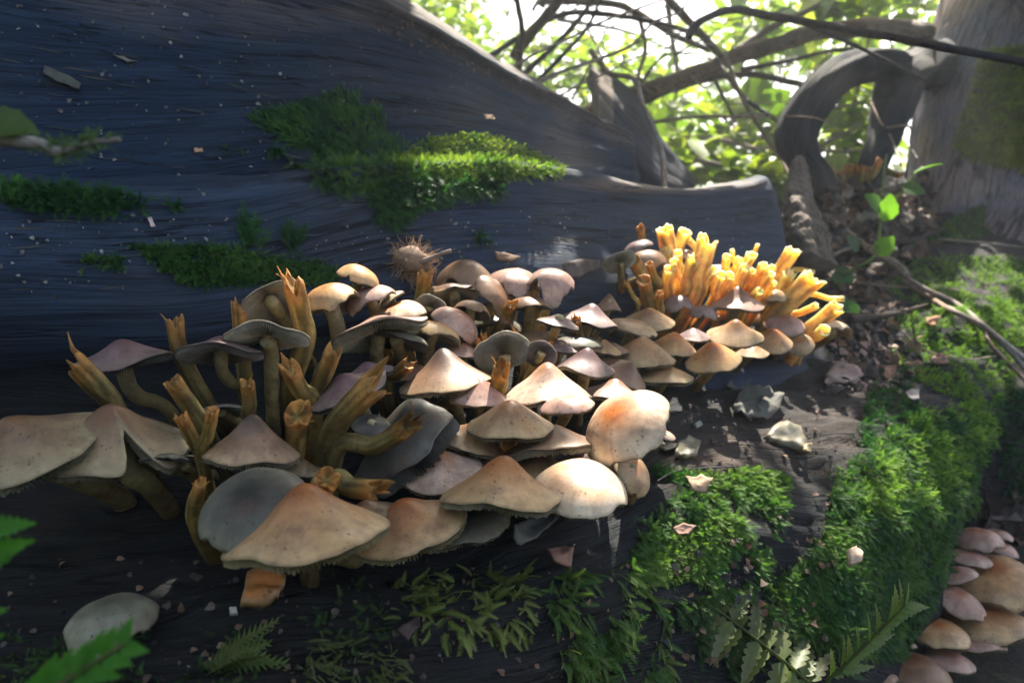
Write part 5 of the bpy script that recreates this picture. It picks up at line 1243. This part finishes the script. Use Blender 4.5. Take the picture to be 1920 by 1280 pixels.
crumbs([[(1500,500),(1660,490),(1680,600),(1600,640)]], 500, (.006,.022), BR, bank_root, None, 'litter', .004)
crumbs([[(1560,640),(1720,640),(1720,740),(1540,740)]], 420, (.004,.016), BR+[(.34,.24,.2)], low_root, ('low',), 'litter', .004)
crumbs([[(1240,760),(1640,720),(1650,900),(1240,900)]], 170, (.002,.007), BR, low_root, ('low',), 'litter', .003)
crumbs([[(0,1050),(1250,1050),(1250,1280),(0,1280)]], 240, (.001,.005), BR, low_root, ('low',), 'litter', .002)
crumbs([[(1250,1050),(1560,900),(1560,1250),(1250,1250)]], 160, (.002,.008), BR, low_root, ('low',), 'litter', .008)
crumbs([[(0,0),(700,0),(1180,280),(1180,330),(700,300),(0,500)]], 300, (.001,.0045), [(.20,.20,.21),(.30,.29,.28),(.12,.11,.11)], log_root, ('trunk', 'limb'), 'litter', .001)
crumbs([[(700,0),(850,80),(1190,260),(1170,290),(980,180),(700,60)]], 260, (.0015,.006), [(.16,.10,.08),(.10,.075,.065)], log_root, ('trunk',), 'litter', .003)
crumbs([[(0,420),(1400,380),(1400,520),(1000,480),(0,560)]], 260, (.001,.004), [(.20,.20,.21),(.30,.29,.28),(.12,.11,.11)], log_root, ('trunk', 'limb'), 'litter', .001)
crumbs([[(1860,950),(1950,950),(1950,1280),(1860,1280)]], 200, (.01,.04), BR, None, None, 'leaf_litter', .004)
bpy.data.objects['leaf_litter.001']['label'] = 'dim leaf litter beyond the log end'; bpy.data.objects['leaf_litter.001']['category'] = 'litter'

# raised splinters of weathered wood along the grain
def splinters(poly, n, parent, only, ax_, L=(.006, .026)):
    pts, ups = [], []; us = [q[0] for q in poly]; vs = [q[1] for q in poly]
    while len(pts) < n:
        u = random.uniform(min(us), max(us)); v = random.uniform(min(vs), max(vs))
        if inpoly(u, v, poly):
            h = hit(u, v, only)
            if h: pts.append(h[0]+h[1]*.0006); ups.append(h[1])
    TV, TF = leaf_template(5, .5, .035, -.03); m = len(pts); pts = np.array(pts); nr = np.array(ups); di = ax_[None]+rng.normal(0, .06, (m, 3)); di -= nr*np.einsum('ij,ij->i', di, nr)[:, None]; di /= np.linalg.norm(di, axis=1, keepdims=True)
    nr = nr+rng.normal(0, .3, (m, 3)); si = np.cross(nr, di); si /= np.linalg.norm(si, axis=1, keepdims=True); nn = np.cross(di, si); Ls = rng.uniform(*L, m)[:, None, None]
    V = (pts[:, None]+Ls*(TV[None, :, 0:1]*di[:, None]+TV[None, :, 1:2]*si[:, None]+TV[None, :, 2:3]*nn[:, None])).reshape(-1, 3); F = (TF[None]+(np.arange(m)*len(TV))[:, None, None]).reshape(-1, 4)
    c = np.array([(.030, .048, .078), (.05, .065, .09), (.075, .075, .08), (.018, .026, .042)])[rng.integers(0, 4, m)]*rng.uniform(.6, 1.2, (m, 1))
    mesh_obj('splinters', V, F, M['dry'], parent, attrs={'Col': np.repeat(c, len(TV), 0)}, kind='stuff')
splinters([(0,0),(720,0),(1180,270),(1180,330),(1000,300),(400,340),(0,330)], 260, log_root, ('trunk',), nrm(P(1000,330,.9)-P(0,120,.63)))
splinters([(0,400),(700,370),(1060,340),(1440,370),(1460,480),(1000,500),(0,560)], 160, log_root, ('limb',), nrm(P(1000,420,.76)-P(0,470,.55)))
# fibrous husk with a stalk resting on the limb
hc = hit(770, 492, ('limb',)); hd = (hc[0]-CAM)@F_; c = P(772, 488, hd-.012)
hk = empty('fibrous_husk', hc[0], 'dry brown fibrous husk with a bare stalk, lying on the limb above the clump', 'seed husk')
V, F, C = [], [], []
for i in range(14):
    t = math.pi*i/13
    for j in range(22):
        a = 2*math.pi*j/22; r = 1+.16*mnoise.noise(Vector((math.cos(a)*2, math.sin(a)*2, i*.4)))
        q = np.array([math.cos(t), math.sin(t)*math.cos(a), math.sin(t)*math.sin(a)])*r*np.array([px(34, hd), px(24, hd), px(24, hd)])
        V.append(c+q[0]*nrm(R_*.9-U_*.1)+q[1]*U_+q[2]*N_); k = mnoise.noise(Vector(V[-1])*300); C.append(np.array((.36, .25, .18))*(.8+.5*k))
F = [(i*22+j, i*22+(j+1) % 22, (i+1)*22+(j+1) % 22, (i+1)*22+j) for i in range(13) for j in range(22)]
mesh_obj('body', np.array(V), F, M['hair'], hk, attrs={'Col': np.array(C)})
V, F, tt, uv = tube([c, P(795,490,hd-.02), P(820,478,hd-.022), P(846,470,hd-.024)], [px(9,hd), px(6,hd), px(3,hd), px(3.4,hd)], 8, 26, wob=.2); mesh_obj('stalk', V, F, M['hair'], hk, attrs={'Col': np.tile((.24, .19, .16), (len(V), 1))})
hv, hf = [], []
for k in range(260):
    d0 = nrm(rng.normal(0, 1, 3)); b = c+d0*np.array([px(33, hd), px(24, hd), px(23, hd)]); e = b+d0*.006+rng.normal(0, .004, 3); m_ = (b+e)/2+rng.normal(0, .003, 3); w_ = nrm(np.cross(d0, N_))*.00022
    q = len(hv); hv += [b-w_, b+w_, m_+w_, m_-w_, e]; hf += [(q, q+1, q+2, q+3), (q+3, q+2, q+4)]
mesh_obj('fibres', np.array(hv), hf, M['hair'], hk, attrs={'Col': np.tile((.36, .24, .16), (len(hv), 1))}, smooth_=False, kind='stuff')
hv, hf = [], []
for k in range(150):   # tangled rootlets hanging under the husk
    b = P(780+random.gauss(0, 16), 505+random.gauss(0, 10), hd-.01); e = P(785+random.gauss(0, 14), 535+random.gauss(0, 8), hd-.004); w_ = R_*.0003; m_ = (b+e)/2+rng.normal(0, .004, 3)
    q = len(hv); hv += [b-w_, b+w_, m_+w_, m_-w_, e]; hf += [(q, q+1, q+2, q+3), (q+3, q+2, q+4)]
mesh_obj('fibres', np.array(hv), hf, M['hair'], hk, attrs={'Col': np.tile((.30, .20, .14), (len(hv), 1))}, smooth_=False, kind='stuff')

# ------------------------------------------------------------------ unseen tree crown added to dapple the light, gaps cut for sun patches
SPOTS = [(1720,500,45),(1790,505,50),(1860,520,50),(1900,600,45),(1680,530,30),(770,285,35),(1010,300,45),(1250,445,45),(1290,470,50),(1330,490,55),(1380,520,60),(1430,530,60),(1490,530,60),(1540,570,55),(1480,590,40),(1400,575,40),
 (800,275,45),(860,265,50),(920,275,55),(980,295,45),(1040,315,40),(900,300,45),(1180,345,45),(1260,352,45),(1340,350,40),(1420,335,30),
 (850,76,5),(1130,214,8),
 (1020,712,42),(1060,725,34),(1180,768,48),(1220,780,44),(1140,722,30),(905,716,10),(700,570,26),(745,590,26),(625,548,28),(800,606,24),(960,512,26),(1040,522,30),(1000,556,14),(960,632,20),(1100,585,18),
 (1575,700,16),(1700,560,50),(1760,590,50),(1820,600,55),(1740,640,40),(1870,560,50),(1800,660,36),(1830,720,30),(1330,945,26),(1300,935,20),(1700,830,30),(1390,1195,36),(1440,1210,30),(1660,1150,40),(1620,1180,30),(1770,370,24),(1780,440,30),(540,560,12),(1380,560,30),(1280,1000,14)]
spots = []
bpy.context.view_layer.update(); DG_ = bpy.context.evaluated_depsgraph_get()
for u, v, r in SPOTS:                      # where the photograph shows patches of sun
    hh = scene.ray_cast(DG_, Vector(CAM), Vector(nrm(P(u, v, 1)-CAM)))
    dd = (np.array(hh[1])-CAM)@F_ if hh[0] else 1.2
    spots.append((P(u, v, dd), px(r, dd)*(1.35 if (1240 < u < 1560 and v > 420) or (760 < u < 1070 and 240 < v < 330) else .7 if v < 360 else 1.0)))
SP = np.array([s[0] for s in spots]); SR = np.array([s[1] for s in spots])
e1 = nrm(np.cross(SUN, [0, 0, 1.])); e2 = np.cross(e1, SUN)
canopy = empty('overhanging_tree', (1.9, 2.6, -.03), 'leafy tree crown overhanging the log from behind', 'tree')
cp, cl = [], []; tries = 0; O = np.array([.12, .70, .22])
while len(cp) < 15000 and tries < 90000:
    tries += 1; a = rng.uniform(-1.6, 1.15); b = rng.uniform(-1.0, 1.4); t = rng.uniform(1.05, 1.75)
    p = O+SUN*t+e1*a+e2*b; L = rng.uniform(.05, .12)
    if pix(p)[1] > -60: continue
    rel = p[None]-SP; along = rel@SUN; perp = np.linalg.norm(rel-along[:, None]*SUN[None], axis=1); gap = np.min(perp-SR)
    if gap < .42*L:
        L = .038
        if gap < .015: continue
    cp.append(p); cl.append(L)
cp = np.array(cp); cl = np.array(cl)
# leaves start half a length back so that they are centred on their spot
scatter_leaves('foliage', cp-0, cl*.8, lcol(len(cp))*.8, canopy, up=tuple(SUN), spread=.45, centre=True)
cb = [np.array([1.9, 2.6, -.03]), np.array([1.85, 2.6, .8]), np.array([1.5, 2.35, 1.5]), np.array([.8, 1.9, 1.62]), np.array([.1, 1.7, 1.55]), np.array([-.6, 1.55, 1.5])]
V, F, tt, uv = tube(cb, [.09, .08, .06, .03, .018, .008], 14, 60, wob=.2, seed=5); mesh_obj('trunk', V, F, M['branch_brown'], canopy, attrs={'decay': np.zeros(len(V))}, uv=uv)

# unseen undergrowth added beside and behind the viewer to close off the open sky
wp = []
while len(wp) < 2600:
    a = rng.uniform(math.radians(120), math.radians(330)); r = rng.uniform(1.6, 3.0); x, y = r*math.cos(a), r*math.sin(a); z = rng.uniform(0, 2.4)*(.55+.45*math.sin(a*3)) if x > -.6 else rng.uniform(0, 3.0)
    wp.append((x, y, z))
o = scatter_leaves('thicket', wp, rng.uniform(.10, .2, len(wp)), lcol(len(wp))*.6, None, up=(0, 0, 1), spread=.7, centre=True)
tag(o, 'surrounding leafy thicket beside the log', 'undergrowth', None, 'stuff')

# ------------------------------------------------------------------ thin air volume added to imitate the lens veil
def box(lo, hi):
    V = [(x, y, z) for x in (lo[0], hi[0]) for y in (lo[1], hi[1]) for z in (lo[2], hi[2])]
    F = [(0, 1, 3, 2), (4, 6, 7, 5), (0, 4, 5, 1), (2, 3, 7, 6), (0, 2, 6, 4), (1, 5, 7, 3)]; return V, F
hm = bpy.data.materials.new('damp_air'); hm.use_nodes = True; hn = hm.node_tree.nodes; hn.remove(hn['Principled BSDF'])
pv = hn.new('ShaderNodeVolumePrincipled'); pv.inputs['Density'].default_value = .037; pv.inputs['Color'].default_value = (.90, .95, 1.0, 1); pv.inputs['Anisotropy'].default_value = .45
hm.node_tree.links.new(pv.outputs[0], hn['Material Output'].inputs['Volume'])
V, F = box((-45, -44, -1.2), (45, 46, 4.2)); tag(mesh_obj('haze', V, F, hm, smooth_=False), 'thin damp haze in the woodland air', None, None, 'stuff')
